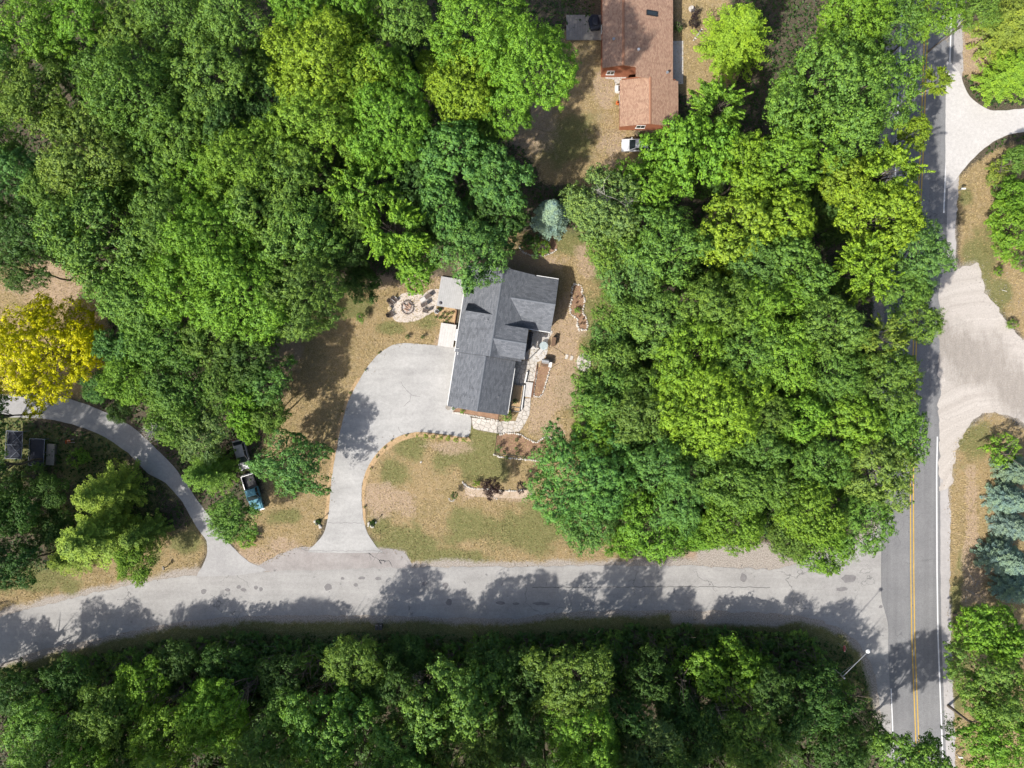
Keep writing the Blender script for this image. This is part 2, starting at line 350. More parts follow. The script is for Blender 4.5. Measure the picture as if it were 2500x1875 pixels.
green = np.maximum(green * .9, .95 * soft(verge + [(x, y + 90) for x, y in verge[::-1]], 12, 30) * soft(verge + [(x, y + 220) for x, y in verge[::-1]], 12, 10))
for a in ((1085, 1090, 45, 18), (1340, 780, 55, 26), (1390, 760, 34, 70), (1368, 880, 44, 110), (1335, 965, 46, 70), (1375, 800, 36, 60), (1290, 650, 120, 22), (1330, 1040, 40, 36), (1150, 1208, 30, 14), (1240, 1212, 60, 12), (1430, 650, 26, 40),
          (1000, 690, 70, 22), (940, 690, 50, 20), (1080, 830, 24, 24), (640, 1370, 60, 30), (690, 1340, 50, 26), (670, 920, 40, 60), (705, 860, 24, 60), (1490, 350, 60, 60), (1480, 220, 26, 40), (120, 700, 80, 40), (2370, 120, 40, 60), (2370, 1300, 16, 160), (2390, 1420, 34, 60), (2080, 60, 60, 40), (1740, 1360, 90, 18), (860, 1080, 8, 120), (930, 1230, 40, 40), (985, 1235, 30, 26)):
    dirt = np.maximum(dirt, disc(*a))
dirt = np.maximum(dirt, .7 * disc(1300, 300, 60, 60))
roadedge = np.abs(sdist(PPX, PPY, ROAD))
grav = np.clip(1.25 - roadedge / 19 + (NZ2 - .5) * 1.2, 0, 1)
grav = np.maximum(grav, soft(SHOULD, 8, 10)); grav = np.maximum(grav, soft(SHOULDW, 8, 12))
grav = np.maximum(grav, soft(DIRT, 26, 26)); grav = np.maximum(grav, soft([(1700, 1335), (1880, 1330), (1960, 1380), (1880, 1400), (1700, 1390)], 8, 14))
grav = np.maximum(grav, soft([(1640, 1486), (1900, 1490), (1960, 1510), (1900, 1530), (1640, 1522)], 8, 14)); grav = np.maximum(grav, soft(APRON, 8, 12))
zz = (NZ1 - .5) * .02 - .012
co = np.stack([XX, YY, zz], -1).reshape(-1, 3)
idx = np.arange(nx * ny).reshape(ny, nx)
quads = np.stack([idx[:-1, :-1], idx[:-1, 1:], idx[1:, 1:], idx[1:, :-1]], -1).reshape(-1, 4)
def np_mesh(name, co, quads, mat, smooth=False):
    me = bpy.data.meshes.new(name); k = quads.shape[1]
    me.vertices.add(len(co)); me.vertices.foreach_set('co', np.ascontiguousarray(co, np.float32).ravel())
    me.loops.add(quads.size); me.loops.foreach_set('vertex_index', np.ascontiguousarray(quads, np.int32).ravel())
    me.polygons.add(len(quads)); me.polygons.foreach_set('loop_start', np.arange(0, quads.size, k, dtype=np.int32))
    me.polygons.foreach_set('loop_total', np.full(len(quads), k, np.int32))
    me.update(calc_edges=True); me.materials.append(mat)
    if smooth: me.polygons.foreach_set('use_smooth', np.ones(len(quads), bool))
    return me
def ground_mat():
    m, n, b = newmat('ground_cover'); v = wpos(n); at = nn(n, 'ShaderNodeAttribute', attribute_name='cover')
    sep = nn(n, 'ShaderNodeSeparateColor'); n.links.new(at.outputs['Color'], sep.inputs[0])
    big = noise(n, v, .35, 6, .65); mid = noise(n, v, 1.6, 5, .7); fin = noise(n, v, 6.5, 4, .75); vf = noise(n, v, 17, 3, .8)
    litter = mixc(n, ramp(n, mid, .3, .7), (.04, .03, .02), (.085, .062, .04))
    litter = mixc(n, ramp(n, big, .5, .7), litter, (.03, .042, .014))
    dry = mixc(n, ramp(n, big, .35, .65), (.45, .305, .14), (.30, .225, .075)); dry = mixc(n, ramp(n, mid, .4, .7), dry, (.50, .37, .21))
    gr = mixc(n, ramp(n, mid, .3, .7), (.10, .15, .02), (.215, .225, .05))
    di = mixc(n, ramp(n, mid, .3, .7), (.50, .345, .235), (.60, .44, .32)); ga = mixc(n, ramp(n, fin, .3, .7), (.36, .31, .28), (.56, .51, .47))
    def msk(s, amt=.5):   # break the borders up with fine grain
        return ramp(n, math2(n, 'ADD', s, math2(n, 'MULTIPLY', math2(n, 'ADD', math2(n, 'SUBTRACT', fin, .5), math2(n, 'MULTIPLY', math2(n, 'SUBTRACT', mid, .5), 1.3)), amt)), .2, .85)
    c = mixc(n, msk(sep.outputs[0]), litter, dry)
    c = mixc(n, math2(n, 'MULTIPLY', msk(math2(n, 'MULTIPLY', sep.outputs[1], 1.25), 1.3), .85), c, gr)
    c = mixc(n, math2(n, 'MULTIPLY', msk(math2(n, 'MULTIPLY', sep.outputs[2], 1.2), 1.3), .85), c, di)
    c = mixc(n, msk(at.outputs['Alpha'], .9), c, ga)
    c = mixc(n, ramp(n, fin, .3, .7), mixc(n, .46, c, (.02, .015, .01)), mixc(n, .16, c, (.9, .8, .6)))
    c = mixc(n, ramp(n, vf, .3, .75), mixc(n, .25, c, (.02, .02, .01)), c)
    n.links.new(c, b.inputs['Base Color']); b.inputs['Roughness'].default_value = .95; b.inputs['Specular IOR Level'].default_value = .1
    bump(n, b, fin, .7, .08); return m
M_GROUND = ground_mat()
me = np_mesh('ground', co, quads, M_GROUND, True)
ca = me.color_attributes.new('cover', 'FLOAT_COLOR', 'POINT')
ca.data.foreach_set('color', np.stack([lawn, green, dirt, grav], -1).astype(np.float32).ravel())
tag(link('ground', me), kind='structure')
B = 900
rim = MB()
for q in ([(-B, -B), (B, -B), (B, -GY), (-B, -GY)], [(-B, GY), (B, GY), (B, B), (-B, B)], [(-B, -GY), (-GX, -GY), (-GX, GY), (-B, GY)], [(GX, -GY), (B, -GY), (B, GY), (GX, GY)]):
    rim.add([(x, y, -.012) for x, y in q], [(0, 1, 2, 3)])
rm = rim.build('ground_far', M_GROUND); tag(rm, kind='structure')

for nm, pl, z, mt, jit, sd in (('gravel_apron', APRON, .008, M_APRON, .3, 1), ('gravel_shoulder', SHOULD, .007, M_SHOULDER, .4, 2), ('road', ROAD, .014, M_ROAD, .3, 3),
                               ('main_road', MAINR, .022, M_MAIN, .05, 4), ('driveway', DRIVE, .020, M_DRIVE, .06, 5), ('neighbour_driveway', LEFTD, .024, M_LEFT, .09, 6)):
    tag(sheet(nm, W(pl), z, mt, jit, sd, smooth=True, step=.6), kind='structure')
def track_mat():
    m, n, b = newmat('packed_dirt_tracks'); v = wpos(n); cx, cy, _ = P(2440, 1230)
    sub = nn(n, 'ShaderNodeVectorMath', operation='SUBTRACT'); n.links.new(v, sub.inputs[0]); sub.inputs[1].default_value = (cx, cy, 0)
    ln = nn(n, 'ShaderNodeVectorMath', operation='LENGTH'); n.links.new(sub.outputs[0], ln.inputs[0])
    r = math2(n, 'ADD', ln.outputs['Value'], math2(n, 'MULTIPLY', noise(n, v, .25, 4, .6), 1.6))
    t = nn(n, 'ShaderNodeTexNoise', noise_dimensions='1D'); t.inputs['Scale'].default_value = .8; t.inputs['Detail'].default_value = 6; t.inputs['Roughness'].default_value = .75
    n.links.new(r, t.inputs['W'])
    big = noise(n, v, .16, 4, .6); fin = noise(n, v, 5, 4, .75)
    a0, a1 = P(2325, 835), P(2500, 955); dx, dy = a1[0] - a0[0], a1[1] - a0[1]; L = math.hypot(dx, dy)      # the driven lane across the drive
    dt = nn(n, 'ShaderNodeVectorMath', operation='DOT_PRODUCT'); s2 = nn(n, 'ShaderNodeVectorMath', operation='SUBTRACT'); n.links.new(v, s2.inputs[0]); s2.inputs[1].default_value = (a0[0], a0[1], 0)
    n.links.new(s2.outputs[0], dt.inputs[0]); dt.inputs[1].default_value = (-dy / L, dx / L, 0)
    lane = math2(n, 'ADD', math2(n, 'ABSOLUTE', dt.outputs['Value']), math2(n, 'MULTIPLY', math2(n, 'SUBTRACT', big, .5), 9))
    streak = noise(n, mapping(n, v, (1, .3, 1), (0, 0, -math.atan2(dy, dx) + math.pi / 2)), 1.1, 6, .75)
    lane = math2(n, 'ADD', lane, math2(n, 'MULTIPLY', math2(n, 'SUBTRACT', streak, .5), 5))
    pale = mixc(n, ramp(n, t.outputs[0], .35, .75), (.56, .51, .46), (.44, .39, .345))
    worn = mixc(n, ramp(n, streak, .3, .7), (.29, .255, .22), (.39, .345, .30))
    c = mixc(n, ramp(n, lane, 1.6, 5.0), worn, pale)
    c = mixc(n, ramp(n, fin, .25, .75), mixc(n, .25, c, (.03, .03, .03)), mixc(n, .1, c, (1, 1, 1)))
    n.links.new(c, b.inputs['Base Color']); b.inputs['Roughness'].default_value = .95; b.inputs['Specular IOR Level'].default_value = .1; bump(n, b, fin, .6, .05); return m
tag(sheet('gravel_drive', W(DIRT), .030, track_mat(), .55, 7), kind='structure')
tag(sheet('concrete_drive', W(CONC), .033, M_CONC, .06, 8), kind='structure')
def strip(mb, pts, wd, z):
    for (x0, y0), (x1, y1) in zip(pts[:-1], pts[1:]):
        d = Vector((x1 - x0, y1 - y0)); nrm = Vector((-d.y, d.x)).normalized() * wd / 2
        mb.add([(x0 - nrm.x, y0 - nrm.y, z), (x1 - nrm.x, y1 - nrm.y, z), (x1 + nrm.x, y1 + nrm.y, z), (x0 + nrm.x, y0 + nrm.y, z)], [(0, 1, 2, 3)])
def line(name, off, y0, y1, mat, wd, z=.028):
    yy = [y0 + (y1 - y0) * i / 60 for i in range(61)]; mb = MB(); strip(mb, W([(cenx(y) + off, y) for y in yy]), wd, z)
    tag(mb.build(name, mat), kind='structure')
line('yellow_line', -3.6, -700, 2600, M_YLINE, .15); line('yellow_line', 3.6, -700, 2600, M_YLINE, .15)
line('white_edge_line', 60.5, -700, 520, M_WLINE, .2, .0285); line('white_edge_line', 60.5, 1066, 2600, M_WLINE, .2, .0285)
line('white_edge_line', -59, 1681, 2600, M_WLINE, .17, .0285); line('white_edge_line', -62, -700, 700, M_WLINE, .17, .0285)
# seam between drive and road, cracks poured with tar
def crack(name, pts, wd=.05, z=.0245):
    a = W(pts); q = []
    for (x0, y0), (x1, y1) in zip(a[:-1], a[1:]):
        k = max(2, int(math.hypot(x1 - x0, y1 - y0) / .25))
        for j in range(k):
            t = j / k; v = mnoise.noise_vector(Vector((x0 + (x1 - x0) * t, y0 + (y1 - y0) * t, 2)) * 2.2)
            q.append((x0 + (x1 - x0) * t + v.x * .12, y0 + (y1 - y0) * t + v.y * .12))
    mb = MB(); strip(mb, q + [a[-1]], wd, z); tag(mb.build(name, speck('crack_tar', (.12, .115, .11), (.2, .195, .19))), kind='structure')
for i, c in enumerate(([(802, 1276), (885, 1277)], [(978, 932), (990, 950), (1003, 963), (1025, 968)], [(1003, 963), (1000, 980), (985, 992)], [(972, 1042), (978, 1055), (990, 1060)], [(905, 1080), (925, 1095)],
                       [(735, 1340), (755, 1345), (925, 1345), (935, 1340)], [(912, 1370), (925, 1345), (940, 1352)])):
    crack('pavement_crack', c, .045)
crack('road_seam', [(1300, 1434), (1500, 1433), (1690, 1432), (1880, 1434)], .1, .019)
M_PATCH = speck('road_patch', (.16, .15, .15), (.25, .24, .24), 2)
for i, (x, y, a, b2) in enumerate(((801, 1433, 10, 9), (869, 1428, 6, 5), (1036, 1425, 7, 5), (1087, 1429, 8, 8), (883, 1411, 9, 4), (923, 1412, 9, 5), (837, 1412, 5, 4), (497, 1444, 8, 6), (556, 1440, 7, 4), (583, 1433, 6, 5), (595, 1440, 8, 4), (625, 1434, 5, 5), (637, 1438, 5, 5),
                                   (2073, 1412, 20, 11), (2055, 1438, 16, 5), (1222, 1472, 12, 5), (1320, 1474, 22, 4), (1260, 1474, 10, 3), (1097, 1470, 8, 8), (2150, 1481, 5, 4), (1815, 1411, 8, 12))):
    c = P(x, y); pts = [(c[0] + PX(a) * math.cos(t) * RND.uniform(.75, 1.15), c[1] + PX(b2) * math.sin(t) * RND.uniform(.75, 1.15)) for t in [2 * math.pi * k / 12 for k in range(12)]]
    tag(sheet('road_patch', pts, .0195 + .0002 * (i % 3), M_PATCH, .05, i, step=.12), kind='structure')
mul = [(880, 922), (851, 976), (830, 1050), (816, 1123), (809, 1166), (804, 1224), (799, 1267)]
tag(sheet('mulch_strip', W([(x - 7, y) for x, y in mul] + [(x + 3, y) for x, y in mul[::-1]]), .016, M_DRYB, .1, 11), kind='structure')
mul = [(889, 1275), (885, 1209), (888, 1175), (900, 1141), (923, 1107), (952, 1081), (983, 1065), (1025, 1057), (1083, 1064), (1146, 1068)]
tag(sheet('mulch_strip', W([(x - 2, y - 2) for x, y in mul] + [(x + 5, y + 9) for x, y in mul[::-1]]), .016, M_DRYB, .1, 12), kind='structure')

# grass: short blades all over the lawns, one mass
keep = (lawn > .35) & (grav < .5)
for pl in (DRIVE, LEFTD, ROAD): keep &= sdist(PPX, PPY, pl) > 1
cy, cx = np.nonzero(keep); ncell = len(cy); NT = 130000
pick = rng.integers(0, ncell, NT); gx = xs[cx[pick]] + rng.uniform(-.2, .2, NT); gy = ys[cy[pick]] + rng.uniform(-.2, .2, NT)
ang = rng.uniform(0, 2 * np.pi, NT); ln = rng.uniform(.06, .16, NT) * np.where(NZ2[cy[pick], cx[pick]] + NZ3[cy[pick], cx[pick]] + rng.normal(0, .12, NT) > 1.12, 1.9, 1); tilt = rng.uniform(.3, 1.2, NT)
tipx = np.cos(ang) * np.sin(tilt) * ln * 1.6; tipy = np.sin(ang) * np.sin(tilt) * ln * 1.6; tz = np.cos(tilt) * ln * 1.3 + .02
wx, wy = -np.sin(ang) * .034, np.cos(ang) * .034
gco = np.stack([np.stack([gx - wx, gy - wy, np.full(NT, -.01)], -1), np.stack([gx + wx, gy + wy, np.full(NT, -.01)], -1), np.stack([gx + tipx, gy + tipy, tz], -1)], 1).reshape(-1, 3)
m, n, b = newmat('grass_blades'); at = nn(n, 'ShaderNodeAttribute', attribute_name='lv'); v = wpos(n)
c = mixc(n, ramp(n, at.outputs['Fac'], .2, .8), (.20, .185, .06), (.56, .42, .21)); n.links.new(c, b.inputs['Base Color']); b.inputs['Roughness'].default_value = .8
gme = np_mesh('grass', gco, np.arange(NT * 3).reshape(-1, 3), m)
gat = gme.attributes.new('lv', 'FLOAT', 'FACE'); gv = np.clip(rng.uniform(0, 1, NT) * .7 + .35 - green[cy[pick], cx[pick]] * .55, 0, 1); gat.data.foreach_set('value', gv.astype(np.float32))
tag(link('grass', gme), 'short dry grass blades over the lawns', 'grass', kind='stuff')

# undergrowth: low leafy ground cover inside the woods, one mass
wood = (lawn < .25) & (grav < .3) & (dirt < .5)
for pl in (DRIVE, LEFTD, ROAD, MAINR, CONC, DIRT, [(1640, -60), (1640, 320), (1460, 320), (1460, -60)], [(1060, 640), (1400, 560), (1430, 1060), (1340, 1130), (1200, 1140), (1080, 1030)]): wood &= sdist(PPX, PPY, pl) > 6
cy2, cx2 = np.nonzero(wood); NU = 130000; pk = rng.integers(0, len(cy2), NU)
uc = np.stack([xs[cx2[pk]] + rng.uniform(-.2, .2, NU), ys[cy2[pk]] + rng.uniform(-.2, .2, NU), rng.uniform(.05, .7, NU) ** 1.4], -1)
UNDER = (uc, rng)

# fallen leaves and twigs on the lawns and drive edges
lk = (lawn > .3) & (sdist(PPX, PPY, ROAD) > 2); cy3, cx3 = np.nonzero(lk); NL = 9000; p3 = rng.integers(0, len(cy3), NL)
LITTER = np.stack([xs[cx3[p3]] + rng.uniform(-.2, .2, NL), ys[cy3[p3]] + rng.uniform(-.2, .2, NL), rng.uniform(.03, .06, NL)], -1)
# ------------------------------------------------------------------ trees: a few grown crowns of each kind, every tree its own object
def unit(a): return a / np.maximum(np.linalg.norm(a, axis=-1, keepdims=True), 1e-9)
def leaves_mesh(name, c, nrm, size, lv, lc, mat, rg, asp=.62):
    N = len(c); t = unit(np.cross(nrm, rg.normal(size=(N, 3)))); bt = np.cross(nrm, t); s = size[:, None]
    fold = nrm * s * .12
    v = np.stack([c + t * s * .55 - fold, c + bt * s * asp * .5 + fold, c - t * s * .5 - fold, c - bt * s * asp * .5 + fold], 1).reshape(-1, 3)
    me = np_mesh(name, v, np.arange(N * 4).reshape(-1, 4), mat)
    a = me.attributes.new('lv', 'FLOAT', 'FACE'); a.data.foreach_set('value', np.clip(lv, 0, 1).astype(np.float32))
    a = me.attributes.new('lc', 'FLOAT', 'FACE'); a.data.foreach_set('value', np.clip(lc, 0, 1).astype(np.float32))
    return me
def blobs_to_leaves(cc, cd, cr, per, leaf, rg, up=.35, spread=1.0, elong=None):
    N = len(cc) * per; k = np.repeat(np.arange(len(cc)), per); d = unit(rg.normal(size=(N, 3)) + cd[k] * .75 + np.array([0, 0, .25]))
    rad = cr[k] * rg.uniform(.5, 1.05, N) * spread
    off = d * rad[:, None]
    if elong is not None: off = off + cd[k] * (rg.uniform(-1, 1, N) * elong[k])[:, None]
    c = cc[k] + off
    nrm = unit(d + cd[k] * .35 + np.array([0, 0, up * .6]) + rg.normal(size=(N, 3)) * .22)
    lcv = rg.uniform(0, 1, len(cc))[k]; lv = rg.uniform(0, 1, N)
    return c, nrm, leaf * rg.uniform(.65, 1.3, N), lv, lcv
def warp(c, rg, r):
    for amp, wl in ((.075 * r, 1.0 * r), (.04 * r, .5 * r), (.12, 1.5)):
        for _ in range(3):
            k = unit(rg.normal(size=3)) * 2 * np.pi / (wl * rg.uniform(.8, 1.3)); dirn = rg.normal(size=3); c = c + np.sin(c @ k + rg.uniform(0, 6.28))[:, None] * dirn * amp * .45
    return c
def crown_round(seed, r=5.5, hz=5.0, nl=15, clump=.5, per=33, leaf=.235, dens=1.0, low=-.2, rough=.22, elong=0):
    rg = np.random.default_rng(seed); i = np.arange(nl) + .5
    ct = 1 - (i / nl) * (1 - low); phi = i * 2.39996 + rg.uniform(0, 6) ; stt = np.sqrt(np.maximum(0, 1 - ct ** 2))
    jr = rg.uniform(.5, .8, nl)
    lp = np.stack([stt * np.cos(phi) * r * jr, stt * np.sin(phi) * r * jr, ct * hz * jr * .95], -1) + rg.normal(size=(nl, 3)) * r * rough * .6
    lr = r * rg.uniform(.27, .46, nl) * np.where(ct > .7, 1.1, 1)
    cc, cd, cr = [], [], []
    for k in range(nl):
        m = int(dens * 4.6 * (lr[k] / clump) ** 2 * .55); d = unit(rg.normal(size=(m * 2, 3)) + unit(lp[k][None] + np.array([[0, 0, .8]])) * .9)[:m]
        p = lp[k] + d * lr[k] * (rg.uniform(.72, 1.02, (m, 1)) + .22 * (rg.random((m, 1)) < .3)) * np.array([1, 1, .95])
        dist = np.linalg.norm(p[:, None] - lp[None], axis=-1) / lr[None]; dist[:, k] = 9
        ok = dist.min(1) > .78
        cc.append(p[ok]); cd.append(d[ok]); cr.append(clump * rg.uniform(.6, 1.35, ok.sum()))
    cc, cd, cr = np.concatenate(cc), np.concatenate(cd), np.concatenate(cr)
    cr = cr * np.where(rg.random(len(cr)) < .22, .55, 1.0); el = cr * np.where(rg.random(len(cr)) < .22, rg.uniform(.4, 1.4, len(cr)), .1)
    a = blobs_to_leaves(cc, cd, cr, per, leaf, rg, elong=el)
    M = int(len(cc) * 5); kk = rg.integers(0, nl, M); dd = unit(rg.normal(size=(M, 3)) + np.array([0, 0, .5]))      # leaves inside the lobes keep them from being hollow
    inn = (lp[kk] + dd * (lr[kk] * rg.uniform(.3, .72, M))[:, None], unit(dd + rg.normal(size=(M, 3)) * .4), leaf * 1.6 * rg.uniform(.8, 1.3, M), rg.uniform(0, .5, M), rg.uniform(0, .6, M))  # low tint values paint interior shade into these leaves
    a = [np.concatenate([p, q_]) for p, q_ in zip(a, inn)]; a[0] = warp(a[0], rg, r)
    me = leaves_mesh('crown', *a, M_LEAF, rg); return me, lp
def crown_fine(seed, r=5.5, hz=5.0, leaf=.22):
    return crown_round(seed, r, hz, 22, .36, 20, leaf, .95, -.2, .22)
def crown_finger(seed, r=5.5, hz=4.8):
    rg = np.random.default_rng(seed); nl = 16; i = np.arange(nl) + .5; ct = 1 - i / nl * 1.2; phi = i * 2.39996 + rg.uniform(0, 6); stt = np.sqrt(np.maximum(0, 1 - ct ** 2)); jr = rg.uniform(.4, .75, nl)
    lp = np.stack([stt * np.cos(phi) * r * jr, stt * np.sin(phi) * r * jr, ct * hz * jr], -1) + rg.normal(size=(nl, 3)) * .6
    C, Nn, S, LV, LC = [], [], [], [], []
    for k in range(nl):          # each limb carries a fan of upswept leafy shoots
        axis = unit(lp[k] + np.array([0, 0, 1.6])); m = rg.integers(9, 15)
        for j in range(m):
            d = unit(axis + rg.normal(size=3) * .55); L = rg.uniform(.9, 2.3); n = int(44 * L); t = rg.uniform(0, 1, n)
            b0 = lp[k] + rg.normal(size=3) * .55; o = unit(rg.normal(size=(n, 3)) + np.array([0, 0, .3])); rad = .4 * (1 - .65 * t) * rg.uniform(.35, 1.1, n)
            c = b0 + d * (t * L)[:, None] - np.array([0, 0, .3]) * (t ** 2)[:, None] + o * rad[:, None]
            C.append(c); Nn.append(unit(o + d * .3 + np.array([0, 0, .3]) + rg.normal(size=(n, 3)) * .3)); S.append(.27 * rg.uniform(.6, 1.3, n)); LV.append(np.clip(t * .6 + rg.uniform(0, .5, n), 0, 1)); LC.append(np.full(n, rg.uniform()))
        n = 260; o = unit(rg.normal(size=(n, 3)) + np.array([0, 0, .3])); C.append(lp[k] + o * rg.uniform(.4, 1.3, (n, 1))); Nn.append(unit(o + rg.normal(size=(n, 3)) * .3)); S.append(.36 * rg.uniform(.7, 1.3, n)); LV.append(rg.uniform(0, .5, n)); LC.append(rg.uniform(0, .6, n))  # inner leaves toned darker, the crown's inner shade put into colour
    return leaves_mesh('crown', *[np.concatenate(x) for x in (C, Nn, S, LV, LC)], M_LEAF, rg), lp
def crown_conifer(seed, r=3.2, H=11.0, dense=1.0, lift=.0, tip=.28, wide=.9, jag=.15):
    rg = np.random.default_rng(seed); C, Nn, S, LV, LC = [], [], [], [], []; z = .6; bases = []
    while z < H - .25:
        f = 1 - z / H; L0 = r * f ** wide + .15; nb = int(7 + 6 * f); ph = rg.uniform(0, 6)
        for b in range(nb):
            a = ph + b * 2 * np.pi / nb + rg.uniform(-.2, .2); L = L0 * rg.uniform(1 - jag * 1.6, 1 + jag); m = int(dense * (14 + 46 * L / r))
            t = rg.uniform(.12, 1, m) ** .8; wv = .16 + .36 * (1 - t) * L / r + .1
            s = rg.uniform(-1, 1, m) * wv; x = t * L; zz = z + lift * x - .22 * x * (1 - lift) + .1 * x * t + rg.uniform(-.12, .12, m)
            c = np.stack([np.cos(a) * x - np.sin(a) * s, np.sin(a) * x + np.cos(a) * s, zz], -1)
            n = unit(np.stack([np.cos(a) * .35 + rg.normal(size=m) * .4, np.sin(a) * .35 + rg.normal(size=m) * .4, np.ones(m)], -1))
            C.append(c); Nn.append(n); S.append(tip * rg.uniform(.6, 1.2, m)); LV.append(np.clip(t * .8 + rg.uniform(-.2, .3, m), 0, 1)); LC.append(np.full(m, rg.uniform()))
        z += .42 * (.7 + .5 * f)
    me = leaves_mesh('crown', np.concatenate(C), np.concatenate(Nn), np.concatenate(S), np.concatenate(LV), np.concatenate(LC), M_NEEDLE, rg, .4)
    return me, None
def trunk_mesh(lp, zc=11.0, r0=.26, seed=0, mat=None):
    rg = random.Random(seed); mb = MB(); prev = Vector((0, 0, -.2)); n = 5; rr = r0
    for k in range(1, n + 1):
        q = Vector((rg.uniform(-.2, .2), rg.uniform(-.2, .2), zc * k / n)); mb.tube(prev, q, rr, r0 * (1 - .15 * k), 8, False); prev = q; rr = r0 * (1 - .15 * k)
    for p in lp:
        st = Vector((0, 0, zc * rg.uniform(.45, .85))); e = Vector(p) * .85 + Vector((0, 0, zc)); mid = (st + e) / 2 + Vector((rg.uniform(-.4, .4), rg.uniform(-.4, .4), .5))
        mb.tube(st, mid, .11, .075, 5, False); mb.tube(mid, e, .075, .03, 5, False)
        for _ in range(2):
            mb.tube(mid, mid + Vector((rg.uniform(-1.2, 1.2), rg.uniform(-1.2, 1.2), rg.uniform(.5, 1.6))), .04, .012, 4, False)
    return mb.mesh('trunk', mat or M_BARK, True)
PROTO = {}
def reg(kind, me, lp, r, zc, hz, seed, mat=None, tr=.26):
    PROTO.setdefault(kind, []).append((me, trunk_mesh(lp if lp is not None else [], zc, tr, seed, mat), r, zc, hz))
for s in range(4): me, lp = crown_round(10 + s, 5.5, 4.6 + .4 * s, 15 + 2 * s); reg('O', me, lp, 5.5, 11, 4.8, s)
for s in range(2): me, lp = crown_round(30 + s, 7.6, 5.4, 26 + 3 * s, .55, 33, .25); reg('OB', me, lp, 7.6, 12, 5.4, s, tr=.38)
for s in range(3): me, lp = crown_round(50 + s, 4.8, 4.4, 13 + s, .42, 32, .25, 1.0, -.3, .16); reg('M', me, lp, 4.8, 10, 4.4, s)
for s in range(3): me, lp = crown_fine(70 + s); reg('B', me, lp, 5.5, 11, 5.0, s, tr=.2)
for s in range(2): me, lp = crown_finger(90 + s); reg('F', me, lp, 5.5, 11, 4.6, s)
for s in range(2): me, _ = crown_conifer(110 + s, 3.2, 11, 2.8, .05, .22, .85, .1); reg('S', me, None, 3.2, 10.0, 0, s)
for s in range(2): me, _ = crown_conifer(120 + s, 4.2, 12, 1.7, .25, .3, .6, .28); reg('L', me, None, 4.2, 10.5, 0, s)
for s in range(3): me, lp = crown_round(140 + s, 1.6, 1.3, 9, .34, 34, .17, .9, -.1, .18); reg('U', me, lp[:5], 1.6, 1.1, 1.3, s, tr=.06)
TINT = dict(b=(.215, .355, .038), g=(.18, .29, .052), d=(.09, .165, .036), u=(.155, .285, .068), y=(.28, .385, .034), o=(.20, .285, .055), Y=(.74, .61, .005), s=(.235, .32, .30), n=(.045, .09, .04), p=(.05, .026, .03), w=(.205, .30, .09), l=(.25, .32, .052))  # d: dark leaves, also shade painted into crowns standing in shadow
TWORD = dict(b='bright green', g='mid-green', d='dark green', u='blue-green', y='yellow-green', o='olive green', Y='golden yellow', s='silvery blue', n='deep green', p='dark purple', w='pale grey-green', l='lime-olive')
KWORD = dict(O='rounded leafy tree', OB='very broad leafy tree', M='dense tufted tree', B='fine-leaved airy tree', F='spiky-sprayed tree', S='spruce', L='feathery conifer', U='leafy bush')
tcount = 0
def tree(px, py, rpx, h, kind, tint, where, group=None, name=None, label=None, cat='tree'):
    """px, py: where the crown stands on the survey at crown height; rpx its radius; h its height in metres"""
    global tcount
    rg = random.Random(int(px * 31 + py * 17)); me, tm, r, zc, hz = PROTO[kind][(tcount if kind != 'OB' else int(px)) % len(PROTO[kind])]; tcount += 1
    if kind in 'SL':
        zref = h * .3; rw = PX(rpx, zref); s = rw / r; x, y, _ = P(px, py, zref)
        H0 = 11 if kind == 'S' else 12; e = empty(name or ('spruce_tree' if kind == 'S' else 'conifer_tree'), (x, y, 0), rg.uniform(0, 6.28))
        c = link('crown', me, e, (0, 0, 0), 0, (s, s, h / H0)); t = link('trunk', tm, e, (0, 0, 0), 0, (.8, .8, h * .95 / zc))
    else:
        zref = h * .70; rw = PX(rpx, zref); s = rw / r * .96; sz = min(s * 1.0, h * .42 / hz); zcen = h - hz * sz * .95; x, y, _ = P(px, py, zcen + hz * sz * .35)
        e = empty(name or ('bush' if kind == 'U' else 'tree'), (x, y, 0), rg.uniform(0, 6.28)); c = link('crown', me, e, (0, 0, zcen), 0, (s * rg.uniform(.86, 1.14), s * rg.uniform(.86, 1.14), sz))
        t = link('trunk', tm, e, (0, 0, 0), 0, (s, s, zcen / zc))
    k = [rg.uniform(.9, 1.08) for _ in range(3)]; L = rg.uniform(.9, 1.1); col = TINT[tint]; c.color = (col[0] * k[0] * L, col[1] * L, col[2] * k[2] * L, 1)
    tag(e, label or f'{TWORD[tint]} {KWORD[kind]} {where}', cat, group); return e

